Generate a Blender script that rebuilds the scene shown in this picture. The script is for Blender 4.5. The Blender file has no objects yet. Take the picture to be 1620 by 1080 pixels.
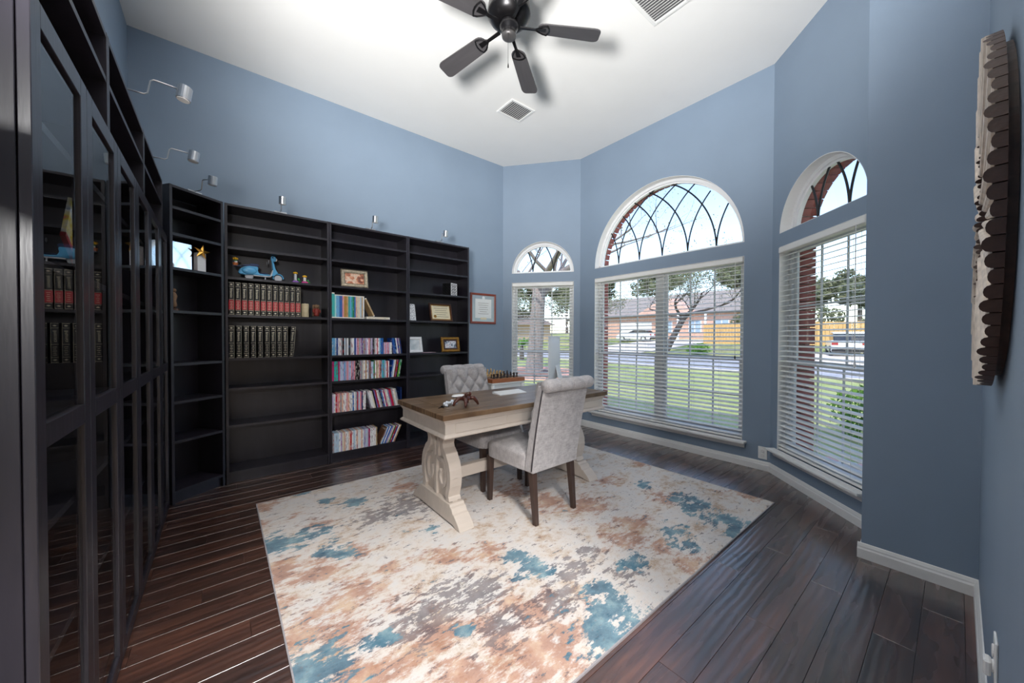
import bpy, bmesh, math, random
from mathutils import Vector, Matrix
random.seed(7)
R = math.radians
scene = bpy.context.scene
COL = scene.collection

# ------------------------------------------------------------------ camera
CAM = Vector((0.0, 0.0, 1.2554)); FPX = 570.08
YAW, PITCH, ROLL = 0.6793, -0.0135, 0.0026
_f = Vector((math.sin(YAW), math.cos(YAW), 0)); _r = Vector((math.cos(YAW), -math.sin(YAW), 0)); _u = Vector((0, 0, 1))
FW = _f * math.cos(PITCH) + _u * math.sin(PITCH); _u2 = _u * math.cos(PITCH) - _f * math.sin(PITCH)
RT = _r * math.cos(ROLL) + _u2 * math.sin(ROLL); UP = _u2 * math.cos(ROLL) - _r * math.sin(ROLL)
cd = bpy.data.cameras.new('camera'); cam = bpy.data.objects.new('camera', cd); COL.objects.link(cam)
cd.sensor_fit = 'HORIZONTAL'; cd.sensor_width = 36.0; cd.lens = 36.0 * FPX / 1620.0; cd.clip_start = 0.01; cd.clip_end = 500
cam.matrix_world = Matrix(((RT.x, UP.x, -FW.x, CAM.x), (RT.y, UP.y, -FW.y, CAM.y), (RT.z, UP.z, -FW.z, CAM.z), (0, 0, 0, 1)))
scene.camera = cam
def ray(px, py): return FW + RT * ((px - 810) / FPX) + UP * ((540 - py) / FPX)
def at_z(px, py, z):
    v = ray(px, py); return CAM + v * ((z - CAM.z) / v.z)

# ------------------------------------------------------------------ light, sky, exposure
def lin(c):
    o = []
    for v in c[:3]:
        v /= 255.0; o.append(v / 12.92 if v <= 0.04045 else ((v + 0.055) / 1.055) ** 2.4)
    return (o[0], o[1], o[2], 1.0)
w = bpy.data.worlds.new('sky'); scene.world = w; w.use_nodes = True
nt = w.node_tree; nt.nodes.clear()
sky = nt.nodes.new('ShaderNodeTexSky'); sky.sky_type = 'NISHITA'; sky.sun_disc = False
sky.sun_elevation = R(50); sky.sun_rotation = R(250); sky.altitude = 200; sky.air_density = 1.0; sky.dust_density = 0.4; sky.ozone_density = 1.0
bg = nt.nodes.new('ShaderNodeBackground'); bg.inputs['Strength'].default_value = 0.42
wo = nt.nodes.new('ShaderNodeOutputWorld')
nt.links.new(sky.outputs[0], bg.inputs[0]); nt.links.new(bg.outputs[0], wo.inputs[0])
sd = bpy.data.lights.new('sun', 'SUN'); sd.energy = 4.0; sd.angle = R(1.0); sd.color = (1.0, 0.96, 0.88)
sun = bpy.data.objects.new('sun', sd); COL.objects.link(sun)
sun.rotation_euler = Vector((0.62, 0.30, -0.85)).to_track_quat('-Z', 'Y').to_euler()
vs = scene.view_settings
vs.view_transform = 'Standard'; vs.look = 'None'; vs.gamma = 1.0; vs.use_curve_mapping = False; vs.exposure = 0.1

# ------------------------------------------------------------------ room measures (metres)
H = 3.7713
YA, XL, YR = 4.2638, -0.5779, -0.076
C1 = Vector((3.2676, YA, 0)); C2 = Vector((3.9818, 3.3902, 0)); C3 = Vector((3.9818, 1.0918, 0)); C4 = Vector((3.235, 0.335, 0))
P1 = Vector((2.844, 0.335, 0)); P2 = Vector((2.844, YR, 0))
DOOR_X = 1.0            # the doorway the camera stands in runs from the left wall to here

# ------------------------------------------------------------------ mesh helpers
class MB:
    def __init__(s): s.v = []; s.f = []; s.mi = []
    def add(s, vs_, fs, mi=0):
        b = len(s.v); s.v += [tuple(p) for p in vs_]
        for f in fs: s.f.append(tuple(b + i for i in f)); s.mi.append(mi)
        return s
    def box(s, x0, x1, y0, y1, z0, z1, mi=0, M=None):
        p = [(x0, y0, z0), (x1, y0, z0), (x1, y1, z0), (x0, y1, z0), (x0, y0, z1), (x1, y0, z1), (x1, y1, z1), (x0, y1, z1)]
        if M is not None: p = [M @ Vector(q) for q in p]
        return s.add(p, [(0, 3, 2, 1), (4, 5, 6, 7), (0, 1, 5, 4), (1, 2, 6, 5), (2, 3, 7, 6), (3, 0, 4, 7)], mi)
    def prism(s, poly, w0, w1, fn, mi=0):
        n = len(poly)
        p = [fn(u, v, w0) for u, v in poly] + [fn(u, v, w1) for u, v in poly]
        fs = [tuple(range(n))[::-1], tuple(range(n, 2 * n))] + [(i, (i + 1) % n, n + (i + 1) % n, n + i) for i in range(n)]
        return s.add(p, fs, mi)
    def tube(s, path, r, n=8, mi=0, cap=True):
        path = [Vector(p) for p in path]; m = len(path); rs = r if isinstance(r, (list, tuple)) else [r] * m
        pts = []; up = None
        for i, p in enumerate(path):
            t = (path[min(i + 1, m - 1)] - path[max(i - 1, 0)]).normalized()
            if up is None:
                up = Vector((0, 0, 1)) if abs(t.z) < 0.9 else Vector((1, 0, 0))
            a = (up - t * up.dot(t)).normalized(); b = t.cross(a); up = a
            for k in range(n):
                an = 2 * math.pi * k / n; pts.append(p + (a * math.cos(an) + b * math.sin(an)) * rs[i])
        fs = [(i * n + k, i * n + (k + 1) % n, (i + 1) * n + (k + 1) % n, (i + 1) * n + k) for i in range(m - 1) for k in range(n)]
        if cap: fs += [tuple(range(n))[::-1], tuple(range((m - 1) * n, m * n))]
        return s.add(pts, fs, mi)
    def lathe(s, prof, n=16, M=None, mi=0):
        pts = []
        for r, z in prof:
            for k in range(n):
                a = 2 * math.pi * k / n; q = Vector((r * math.cos(a), r * math.sin(a), z)); pts.append(M @ q if M is not None else q)
        m = len(prof)
        fs = [(i * n + k, i * n + (k + 1) % n, (i + 1) * n + (k + 1) % n, (i + 1) * n + k) for i in range(m - 1) for k in range(n)]
        fs += [tuple(range(n))[::-1], tuple(range((m - 1) * n, m * n))]
        return s.add(pts, fs, mi)
    def grid(s, fn, nu, nv, mi=0, closeu=False):
        pts = [fn(i / nu, j / nv) for j in range(nv + 1) for i in range(nu + (0 if closeu else 1))]
        k = nu if closeu else nu + 1
        fs = [(j * k + i, j * k + (i + 1) % k, (j + 1) * k + (i + 1) % k, (j + 1) * k + i) for j in range(nv) for i in range(nu)]
        return s.add(pts, fs, mi)
    def ball(s, c, r, n=10, m=6, sc=(1, 1, 1), mi=0):
        c = Vector(c)
        return s.lathe([(max(1e-4, math.sin(math.pi * j / m)) * r, -math.cos(math.pi * j / m) * r) for j in range(m + 1)], n,
                       Matrix.Translation(c) @ Matrix.Diagonal((sc[0], sc[1], sc[2], 1)), mi)
    def mesh(s, name, mats, smooth=False):
        me = bpy.data.meshes.new(name); me.from_pydata(s.v, [], s.f)
        for m in (mats if isinstance(mats, (list, tuple)) else [mats]): me.materials.append(m)
        if any(s.mi): me.polygons.foreach_set('material_index', s.mi)
        if smooth: me.polygons.foreach_set('use_smooth', [True] * len(me.polygons))
        me.update(); return me
    def build(s, name, mats, parent=None, smooth=False, bevel=0, loc=None, seg=1, fix=True):
        me = s.mesh(name, mats, smooth)
        if fix:
            bm = bmesh.new(); bm.from_mesh(me); bmesh.ops.recalc_face_normals(bm, faces=bm.faces); bm.to_mesh(me); bm.free()
        o = bpy.data.objects.new(name, me); COL.objects.link(o)
        if parent is not None: o.parent = parent
        if loc is not None: o.location = loc
        if bevel:
            b = o.modifiers.new('bevel', 'BEVEL'); b.width = bevel; b.segments = seg; b.limit_method = 'ANGLE'; b.angle_limit = R(40)
        return o
def link(name, me, parent=None, loc=(0, 0, 0), rot=(0, 0, 0), scale=(1, 1, 1)):
    o = bpy.data.objects.new(name, me); COL.objects.link(o)
    if parent is not None: o.parent = parent
    o.location = loc; o.rotation_euler = rot; o.scale = scale
    return o
def empty(name, loc=(0, 0, 0), rz=0.0, parent=None):
    o = bpy.data.objects.new(name, None); COL.objects.link(o); o.location = loc; o.rotation_euler = (0, 0, rz); o.empty_display_size = 0.1
    if parent is not None: o.parent = parent
    return o
def tag(o, label=None, cat=None, group=None, kind=None):
    if label: o['label'] = label
    if cat: o['category'] = cat
    if group: o['group'] = group
    if kind: o['kind'] = kind
    return o
def copy_tree(o, parent=None):
    c = o.copy(); COL.objects.link(c); c.parent = parent
    for ch in list(o.children): copy_tree(ch, c)
    return c
XZ = lambda u, v, w: (u, w, v)
YZ = lambda u, v, w: (w, u, v)
XY = lambda u, v, w: (u, v, w)

# ------------------------------------------------------------------ materials
MATS = {}
def newmat(name):
    m = bpy.data.materials.new(name); m.use_nodes = True; nt = m.node_tree; nt.nodes.clear()
    out = nt.nodes.new('ShaderNodeOutputMaterial'); MATS[name] = m
    return m, nt, out
def N(nt, t, **kw):
    n = nt.nodes.new(t)
    for k, v in kw.items():
        if k in n.inputs: n.inputs[k].default_value = v
        else: setattr(n, k, v)
    return n
def ramp(nt, fac, stops):
    r = nt.nodes.new('ShaderNodeValToRGB'); e = r.color_ramp.elements
    while len(e) < len(stops): e.new(0.5)
    for i, (p, c) in enumerate(stops): e[i].position = p; e[i].color = c if len(c) == 4 else (*c, 1)
    nt.links.new(fac, r.inputs[0]); return r
def mix(nt, fac, a, b, mode='MIX'):
    m = nt.nodes.new('ShaderNodeMix'); m.data_type = 'RGBA'; m.blend_type = mode
    for sock, val in ((m.inputs[0], fac), (m.inputs[6], a), (m.inputs[7], b)):
        if hasattr(val, 'is_output'): nt.links.new(val, sock)
        else: sock.default_value = val
    return m.outputs[2]
def pm(name, col, rough=0.5, metal=0.0, spec=0.5, var=0.12, nscale=8.0, stretch=(1, 1, 1), bump=0.0, bscale=60.0, coat=0.0, bdist=0.002):
    m, nt, out = newmat(name)
    b = N(nt, 'ShaderNodeBsdfPrincipled'); b.inputs['Roughness'].default_value = rough; b.inputs['Metallic'].default_value = metal
    b.inputs['Specular IOR Level'].default_value = spec; b.inputs['Coat Weight'].default_value = coat
    tc = N(nt, 'ShaderNodeTexCoord'); mp = N(nt, 'ShaderNodeMapping'); mp.inputs['Scale'].default_value = stretch
    nt.links.new(tc.outputs['Object'], mp.inputs[0])
    no = N(nt, 'ShaderNodeTexNoise'); no.inputs['Scale'].default_value = nscale; no.inputs['Detail'].default_value = 4
    nt.links.new(mp.outputs[0], no.inputs['Vector'])
    c = lin(col); lo = tuple(v * (1 - var) for v in c[:3]); hi = tuple(min(1, v * (1 + var)) for v in c[:3])
    r = ramp(nt, no.outputs[0], [(0.3, lo), (0.7, hi)])
    nt.links.new(r.outputs[0], b.inputs['Base Color'])
    if bump:
        n2 = N(nt, 'ShaderNodeTexNoise'); n2.inputs['Scale'].default_value = bscale; n2.inputs['Detail'].default_value = 3
        nt.links.new(mp.outputs[0], n2.inputs['Vector'])
        bp = N(nt, 'ShaderNodeBump'); bp.inputs['Strength'].default_value = bump; bp.inputs['Distance'].default_value = bdist
        nt.links.new(n2.outputs[0], bp.inputs['Height']); nt.links.new(bp.outputs[0], b.inputs['Normal'])
    nt.links.new(b.outputs[0], out.inputs[0])
    return m
def glass_mat(name, tint=(1, 1, 1), ior=1.5, rough=0.0):
    m, nt, out = newmat(name)
    t = N(nt, 'ShaderNodeBsdfTransparent'); t.inputs[0].default_value = (*tint, 1)
    g = N(nt, 'ShaderNodeBsdfGlossy'); g.inputs['Roughness'].default_value = rough
    fr = N(nt, 'ShaderNodeFresnel'); fr.inputs[0].default_value = ior
    ge = N(nt, 'ShaderNodeNewGeometry'); fa = N(nt, 'ShaderNodeMath', operation='MULTIPLY_ADD'); fa.inputs[1].default_value = -1.0; fa.inputs[2].default_value = 1.0
    nt.links.new(ge.outputs['Backfacing'], fa.inputs[0]); fb = N(nt, 'ShaderNodeMath', operation='MULTIPLY'); nt.links.new(fr.outputs[0], fb.inputs[0]); nt.links.new(fa.outputs[0], fb.inputs[1])
    mx = N(nt, 'ShaderNodeMixShader'); nt.links.new(fb.outputs[0], mx.inputs[0]); nt.links.new(t.outputs[0], mx.inputs[1]); nt.links.new(g.outputs[0], mx.inputs[2])
    nt.links.new(mx.outputs[0], out.inputs[0]); return m
M_WALL = pm('blue_wall_paint', (135, 152, 171), 0.55, var=0.03, nscale=2, bump=0.25, bscale=160, bdist=0.0015, spec=0.35)
M_CEIL = pm('white_ceiling_paint', (238, 237, 234), 0.8, var=0.015, nscale=2, bump=0.3, bscale=120, bdist=0.002, spec=0.2)
M_TRIM = pm('white_trim_paint', (232, 231, 230), 0.35, var=0.02, nscale=5)
M_VINYL = pm('white_vinyl', (236, 237, 238), 0.4, var=0.01, nscale=5)
M_BLIND = pm('white_faux_wood', (238, 237, 233), 0.45, var=0.02, nscale=6, stretch=(0.5, 4, 4))
M_LEAD = pm('black_lead_came', (24, 24, 28), 0.5, var=0.1)
M_GLASS = glass_mat('window_glass')
M_DGLASS = glass_mat('cabinet_glass', (0.93, 0.95, 0.95), 1.95)
M_CASE = pm('black_brown_wood', (36, 33, 41), 0.36, var=0.3, nscale=14, stretch=(1, 1, 0.12), spec=0.5, bump=0.15, bscale=90)
M_CASEF = pm('black_brown_wood_door', (38, 35, 43), 0.32, var=0.3, nscale=16, stretch=(1, 1, 0.1), spec=0.7, bump=0.25, bscale=70)
M_STEEL = pm('brushed_steel', (196, 196, 198), 0.3, metal=1.0, var=0.05)
M_WHITEPL = pm('white_plastic', (235, 235, 234), 0.35, var=0.01)
M_BLACKPL = pm('black_plastic', (18, 18, 20), 0.4, var=0.1)
M_BRICK = pm('red_brick', (142, 76, 70), 0.85, var=0.3, nscale=9, bump=0.5, bscale=40, bdist=0.004)
M_MORTAR = pm('pale_mortar', (196, 180, 170), 0.9, var=0.1, bump=0.4, bscale=60)

# ------------------------------------------------------------------ floor of planks
def plank_mat():
    m, nt, out = newmat('dark_hardwood')
    b = N(nt, 'ShaderNodeBsdfPrincipled'); b.inputs['Specular IOR Level'].default_value = 0.8; b.inputs['Coat Weight'].default_value = 1.0; b.inputs['Coat IOR'].default_value = 1.95; b.inputs['Coat Roughness'].default_value = 0.34
    tc = N(nt, 'ShaderNodeTexCoord'); oi = N(nt, 'ShaderNodeObjectInfo')
    cb = N(nt, 'ShaderNodeCombineXYZ'); sc = N(nt, 'ShaderNodeMath', operation='MULTIPLY'); sc.inputs[1].default_value = 37.0
    nt.links.new(oi.outputs['Random'], sc.inputs[0]); nt.links.new(sc.outputs[0], cb.inputs[2]); nt.links.new(sc.outputs[0], cb.inputs[0])
    ad = N(nt, 'ShaderNodeVectorMath', operation='ADD'); nt.links.new(tc.outputs['Object'], ad.inputs[0]); nt.links.new(cb.outputs[0], ad.inputs[1])
    mp = N(nt, 'ShaderNodeMapping'); mp.inputs['Scale'].default_value = (1.0, 7.0, 1.0); nt.links.new(ad.outputs[0], mp.inputs[0])
    wv = N(nt, 'ShaderNodeTexNoise'); wv.inputs['Scale'].default_value = 1.6; wv.inputs['Detail'].default_value = 3; wv.inputs['Distortion'].default_value = 0.6
    nt.links.new(mp.outputs[0], wv.inputs['Vector'])
    mp2 = N(nt, 'ShaderNodeMapping'); mp2.inputs['Scale'].default_value = (3.0, 60.0, 1.0); nt.links.new(ad.outputs[0], mp2.inputs[0])
    fn = N(nt, 'ShaderNodeTexNoise'); fn.inputs['Scale'].default_value = 1.5; fn.inputs['Detail'].default_value = 6; nt.links.new(mp2.outputs[0], fn.inputs['Vector'])
    r1 = ramp(nt, wv.outputs[0], [(0.30, lin((46, 28, 22))), (0.5, lin((76, 46, 35))), (0.72, lin((102, 63, 46)))])
    r2 = ramp(nt, fn.outputs[0], [(0.32, (0.45, 0.45, 0.45)), (0.62, (1, 1, 1))])
    c = mix(nt, 0.8, r1.outputs[0], r2.outputs[0], 'MULTIPLY')
    rv = ramp(nt, oi.outputs['Random'], [(0.0, (0.72, 0.72, 0.72)), (1.0, (1.18, 1.14, 1.12))])
    c = mix(nt, 1.0, c, rv.outputs[0], 'MULTIPLY')
    nt.links.new(c, b.inputs['Base Color'])
    rr = ramp(nt, wv.outputs[0], [(0.3, (0.20, 0.20, 0.20)), (0.7, (0.34, 0.34, 0.34))]); nt.links.new(rr.outputs[0], b.inputs['Roughness'])
    # hand-scraped relief: soft waves across the board
    ws = N(nt, 'ShaderNodeTexWave'); ws.wave_type = 'BANDS'; ws.bands_direction = 'Y'; ws.inputs['Scale'].default_value = 9.0; ws.inputs['Distortion'].default_value = 6.0; ws.inputs['Detail'].default_value = 2.0; ws.inputs['Detail Scale'].default_value = 0.6
    mp3 = N(nt, 'ShaderNodeMapping'); mp3.inputs['Scale'].default_value = (0.35, 1.0, 1.0); nt.links.new(ad.outputs[0], mp3.inputs[0]); nt.links.new(mp3.outputs[0], ws.inputs['Vector'])
    bp = N(nt, 'ShaderNodeBump'); bp.inputs['Strength'].default_value = 0.35; bp.inputs['Distance'].default_value = 0.004
    nt.links.new(ws.outputs[0], bp.inputs['Height']); nt.links.new(bp.outputs[0], b.inputs['Normal'])
    nt.links.new(b.outputs[0], out.inputs[0]); return m
M_PLANK = plank_mat()
M_GAP = pm('plank_gap', (20, 14, 12), 0.9, var=0.1)
fl = MB().box(-0.75, 4.3, -0.19, 4.5, -0.20, -0.014).build('floor', M_GAP); tag(fl, 'dark hardwood plank floor', kind='structure')
PWID = 0.1247
_pm = {}
def plank_mesh(L):
    k = round(L, 2)
    if k not in _pm:
        b = 0.0007; L2 = L - 0.0012; W2 = PWID - 0.0012
        p = MB()
        vs_ = [(0, 0, -0.012), (L2, 0, -0.012), (L2, W2, -0.012), (0, W2, -0.012), (0, 0, -b), (L2, 0, -b), (L2, W2, -b), (0, W2, -b),
               (b, b, 0), (L2 - b, b, 0), (L2 - b, W2 - b, 0), (b, W2 - b, 0)]
        p.add(vs_, [(8, 9, 10, 11), (4, 5, 9, 8), (5, 6, 10, 9), (6, 7, 11, 10), (7, 4, 8, 11), (0, 1, 5, 4), (1, 2, 6, 5), (2, 3, 7, 6), (3, 0, 4, 7)])
        _pm[k] = p.mesh('plank', M_PLANK)
    return _pm[k]
def xmax(y):
    if y > C2.y: return C2.x + (C1.x - C2.x) * (y - C2.y) / (C1.y - C2.y)
    if y > C3.y: return C2.x
    if y > C4.y: return C3.x + (C4.x - C3.x) * (C3.y - y) / (C3.y - C4.y)
    return P1.x
y = -0.18 + 0.0225; row = 0
while y < YA:
    lim = max(xmax(min(y + PWID, YA)), xmax(max(y, YR))) + 0.05
    x = XL - 0.02 - [0.0, 0.53, 0.91, 0.28, 0.70][row % 5]
    while x < lim:
        x0 = max(x, XL - 0.02); x1 = min(x + 1.22, lim)
        if x1 - x0 > 0.03: link('plank', plank_mesh(round(x1 - x0, 2)), fl, (x0, y, 0))
        x += 1.22
    y += PWID; row += 1

# ------------------------------------------------------------------ ceiling, plain walls, foyer behind the camera
c = MB().box(-2.4, 4.6, -3.6, 4.7, H, H + 0.2).build('ceiling', M_CEIL); tag(c, kind='structure')
o = MB().box(XL - 0.16, XL, -0.2, YA + 0.16, -0.2, H).build('wall_left', M_WALL); tag(o, kind='structure')
o = MB().box(XL - 0.16, C1.x + 0.10, YA, YA + 0.16, -0.2, H).build('wall_back', M_WALL); tag(o, kind='structure')
o = MB().box(DOOR_X, P2.x + 0.5, YR - 0.12, YR, -0.2, H).box(XL, DOOR_X, YR - 0.12, YR, 2.44, H).build('wall_right', M_WALL); tag(o, kind='structure')
o = MB().box(P1.x, P1.x + 0.5, YR, P1.y, -0.2, H).build('wall_pier', M_WALL); tag(o, kind='structure')
M_FOYER = pm('foyer_paint', (112, 106, 100), 0.7, var=0.02, nscale=3)
M_TILE = pm('foyer_floor', (150, 132, 112), 0.4, var=0.12, nscale=4)
o = MB().box(-2.4, 3.4, -3.6, -0.196, -0.2, 0.0).build('floor_foyer', M_TILE); tag(o, kind='structure')
o = MB().box(-2.4, 3.4, -3.6, -3.45, 0, H).box(-2.4, -2.25, -3.45, -0.2, 0, H).box(3.25, 3.4, -3.45, -0.2, 0, H).box(-2.4, XL - 0.16, -0.2, -0.05, 0, H).build('wall_foyer', M_FOYER); tag(o, kind='structure')

# ------------------------------------------------------------------ bay walls with arched windows
WT, WO = 0.14, 0.30      # inner leaf to the window frame, outer face of the brick
def facet(side, A, B, s0, s1, zl0, zl1, za, r, ext):
    d = (B - A); L = d.length; d.normalize(); rz = math.atan2(d.y, d.x)
    sc = (s0 + s1) / 2
    e = tag(empty('wall_bay_' + side, A, rz), kind='structure')
    def leaf(w0, w1, g, mat, name, e0, e1):
        m = MB(); a, b, rr = s0 - g, s1 + g, r + g
        m.box(-e0, a, w0, w1, -0.2, H); m.box(b, L + e1, w0, w1, -0.2, H)
        m.box(a, b, w0, w1, -0.2, zl0 - g * 0.3); m.box(a, b, w0, w1, zl1, za)
        n = 40; pts = [(sc - rr * math.cos(math.pi * i / n), za + rr * math.sin(math.pi * i / n)) for i in range(n + 1)]
        for i in range(n):
            (x0, z0), (x1, z1) = pts[i], pts[i + 1]
            m.prism([(x0, z0), (x1, z1), (x1, H), (x0, H)], w0, w1, XZ)
        return m.build(name, mat, e)
    leaf(0, WT, 0.0, M_WALL, 'plaster_leaf', *ext)
    leaf(WT, WO, 0.115 * 0 + 0.055, M_MORTAR, 'brick_leaf', ext[0] + 0.1, ext[1] + 0.1)
    return e, sc, rz
BRK = {}
def brick_mesh(a, b, c_):
    k = (a, b, c_)
    if k not in BRK: BRK[k] = MB().box(0, a, 0, b, 0, c_).mesh('brick', M_BRICK)
    return BRK[k]
WN = [0]
def window(e, A, rz, s0, s1, zl0, zl1, za, r, units, vpts, Rg, bricks):
    """double-hung window below, half-round leaded light above, sill, reveals"""
    WN[0] += 1; sc = (s0 + s1) / 2
    W = tag(empty('window_%d' % WN[0], A, rz), kind='structure')
    # reveal linings
    m = MB(); t = 0.004
    m.box(s0, s0 + t, 0.0, WT, zl0, zl1); m.box(s1 - t, s1, 0.0, WT, zl0, zl1); m.box(s0, s1, 0.0, WT, zl1 - t, zl1)
    m.build('reveal', M_TRIM, W)
    n = 40; m = MB(); rr = r - t
    for i in range(n):
        a0, a1 = math.pi * i / n, math.pi * (i + 1) / n
        P = lambda q, a: (sc - q * math.cos(a), za + q * math.sin(a))
        m.prism([P(r, a0), P(r, a1), P(rr, a1), P(rr, a0)], 0.0, WT, XZ)
    m.box(s0, s1, 0.0, WT, za, za + t)
    m.build('arch_reveal', M_TRIM, W)
    # sill
    m = MB(); m.box(s0 - 0.04, s1 + 0.04, -0.075, 0.0, zl0 - 0.022, zl0); m.box(s0, s1, 0.0, WT, zl0 - 0.022, zl0)
    m.build('sill', M_TRIM, W, bevel=0.005, seg=2)
    m = MB(); prof = [(-0.0, zl0 - 0.022), (-0.05, zl0 - 0.022), (-0.045, zl0 - 0.034), (-0.026, zl0 - 0.045), (-0.022, zl0 - 0.062), (-0.012, zl0 - 0.07), (0.0, zl0 - 0.07)]
    m.prism(prof, s0 - 0.022, s1 + 0.022, lambda u, v, w_: (w_, u, v)); m.build('sill_apron', M_TRIM, W)
    # lower frame and sashes
    fw = 0.032; wa, wb = WT - 0.055, WT
    m = MB(); m.box(s0, s0 + fw, wa, wb, zl0, zl1); m.box(s1 - fw, s1, wa, wb, zl0, zl1); m.box(s0, s1, wa, wb, zl1 - fw, zl1); m.box(s0, s1, wa, wb, zl0, zl0 + fw)
    m.build('frame', M_VINYL, W, bevel=0.003)
    mul = 0.085; zm = 1.02
    spans = [(s0 + fw, s1 - fw)] if units == 1 else [(s0 + fw, sc - mul / 2), (sc + mul / 2, s1 - fw)]
    if units == 2: MB().box(sc - mul / 2, sc + mul / 2, wa - 0.01, wb, zl0 + fw, zl1 - fw).build('mullion', M_VINYL, W, bevel=0.003)
    for (a, b) in spans:
        for (z0, z1, off) in ((zm, zl1 - fw, 0.018), (zl0 + fw, zm + 0.03, 0.0)):
            ss = 0.034; y0, y1 = wa + 0.006 + off, wa + 0.028 + off
            m = MB(); m.box(a, a + ss, y0, y1, z0, z1); m.box(b - ss, b, y0, y1, z0, z1); m.box(a + ss, b - ss, y0, y1, z0, z0 + ss + 0.006); m.box(a + ss, b - ss, y0, y1, z1 - ss, z1)
            sa = m.build('sash', M_VINYL, W, bevel=0.003)
            MB().box(a + ss, b - ss, (y0 + y1) / 2 - 0.002, (y0 + y1) / 2 + 0.002, z0 + ss, z1 - ss).build('pane', M_GLASS, sa)
            for k in (1, 2):
                x = a + ss + (b - a - 2 * ss) * k / 3
                MB().box(x - 0.008, x + 0.008, y1 - 0.004, y1 + 0.003, z0 + ss, z1 - ss).build('muntin', M_VINYL, sa)
            zc_ = (z0 + z1) / 2
            MB().box(a + ss, b - ss, y1 - 0.0035, y1 + 0.0035, zc_ - 0.008, zc_ + 0.008).build('muntin', M_VINYL, sa)
    # arch frame, pane and leaded tracery
    m = MB(); af = 0.034
    for (ro, ri, y0, y1) in ((r, r - af, wa, wb), (r - af, r - af - 0.018, wa + 0.02, wb)):
        for i in range(n):
            a0, a1 = math.pi * i / n, math.pi * (i + 1) / n
            m.prism([(sc - ro * math.cos(a0), za + ro * math.sin(a0)), (sc - ro * math.cos(a1), za + ro * math.sin(a1)), (sc - ri * math.cos(a1), za + ri * math.sin(a1)), (sc - ri * math.cos(a0), za + ri * math.sin(a0))], y0, y1, XZ)
    m.box(s0, s1, wa, wb, za, za + af)
    m.build('arch_frame', M_VINYL, W)
    ri = r - af - 0.004; yp = WT - 0.02
    poly = [(sc - ri * math.cos(math.pi * i / n), za + 0.01 + (ri - 0.01) * math.sin(math.pi * i / n)) for i in range(n + 1)]
    pane = MB().prism(poly, yp - 0.002, yp + 0.002, XZ).build('arch_pane', M_GLASS, W)
    for v in vpts:
        for sg in (-1, 1):
            pts = []
            for i in range(60):
                a = i / 40.0 * 1.3; u = v * r + sg * (Rg * r) * (1 - math.cos(a)); z = Rg * r * math.sin(a)
                if z < af: continue
                if u * u + z * z > (ri - 0.002) ** 2: break
                pts.append((sc + u, yp - 0.006, za + z))
            if len(pts) > 1: MB().tube([(sc + v * r, yp - 0.006, za + af - 0.004)] + pts, 0.0085 if r > 0.6 else 0.0085, 6).build('came', M_LEAD, W, smooth=True)
    # brick reveals on the outside
    if bricks:
        bh = 0.067; bl = WO - WT + 0.02; z = zl0 - 0.05; k = 0
        while z < za - 0.03:
            if not (zl1 < z < za - 0.09):
                link('brick', brick_mesh(0.055, 0.165, bh), e, (s0 - 0.055, WT + 0.002, z))
                link('brick', brick_mesh(0.055, 0.165, bh), e, (s1, WT + 0.002, z))
            z += bh + 0.010; k += 1
        nb = int(math.pi * (r + 0.05) / 0.077)
        for i in range(nb):
            a = math.pi * (i + 0.5) / nb
            ob = link('brick', brick_mesh(0.053, 0.165, 0.064), e)
            # local x is radial, z tangential
            ca, sa_ = math.cos(a), math.sin(a)
            ob.matrix_local = Matrix(((-ca, 0, sa_, sc - ca * (r + 0.001) - sa_ * 0.032), (0, 1, 0, WT + 0.002), (sa_, 0, ca, za + sa_ * (r + 0.001) - ca * 0.032), (0, 0, 0, 1)))
    return W
BL = []
def blind(A, rz, s0, s1, zb, zt, label, tilt, wand):
    B = tag(empty('window_blind', A, rz), label, 'blind')
    B.location.z = 0
    MB().box(s0 + 0.004, s1 - 0.004, -0.012, 0.055, zt - 0.055, zt - 0.006).build('head_rail', M_BLIND, B, bevel=0.004)
    wd = 0.05; th = 0.003; L = s1 - s0 - 0.016
    sl = MB(); cs = [(-wd / 2, 0), (-wd / 6, 0.0018), (wd / 6, 0.0018), (wd / 2, 0)]
    sl.prism([(y_, z_ + th) for y_, z_ in cs] + [(y_, z_) for y_, z_ in cs[::-1]], 0, L, YZ)
    me = sl.mesh('slat', M_BLIND)
    n = int((zt - 0.07 - (zb + 0.03)) / 0.0435); z = zb + 0.045
    for i in range(n):
        link('slat', me, B, (s0 + 0.008, 0.026, z), (tilt + random.uniform(-0.02, 0.02), 0, 0)); z += (zt - 0.085 - zb - 0.045) / (n - 1)
    MB().box(s0 + 0.006, s1 - 0.006, 0.004, 0.048, zb + 0.004, zb + 0.026).build('bottom_rail', M_BLIND, B, bevel=0.004)
    m = MB(); k = 3 if s1 - s0 < 1.2 else 6
    for i in range(k):
        x = s0 + (s1 - s0) * (0.12 + 0.76 * i / (k - 1))
        for yy in (0.0015, 0.0505): m.box(x - 0.0008, x + 0.0008, yy - 0.0006, yy + 0.0006, zb + 0.02, zt - 0.05)
    m.build('ladder_cords', M_TRIM, B)
    xw = s0 + 0.06 if wand < 0 else s1 - 0.07
    MB().tube([(xw, -0.016, zt - 0.05), (xw + 0.004, -0.018, zt - 0.5), (xw + 0.006, -0.016, zt - 0.98)], 0.0028, 6).build('lift_cord', M_TRIM, B)
    MB().lathe([(0.003, 0), (0.007, 0.006), (0.006, 0.03), (0.002, 0.038)], 8, Matrix.Translation((xw + 0.006, -0.016, zt - 1.01))).build('cord_tassel', M_BLACKPL if wand > 1 else M_TRIM, B)
    return B
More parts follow.
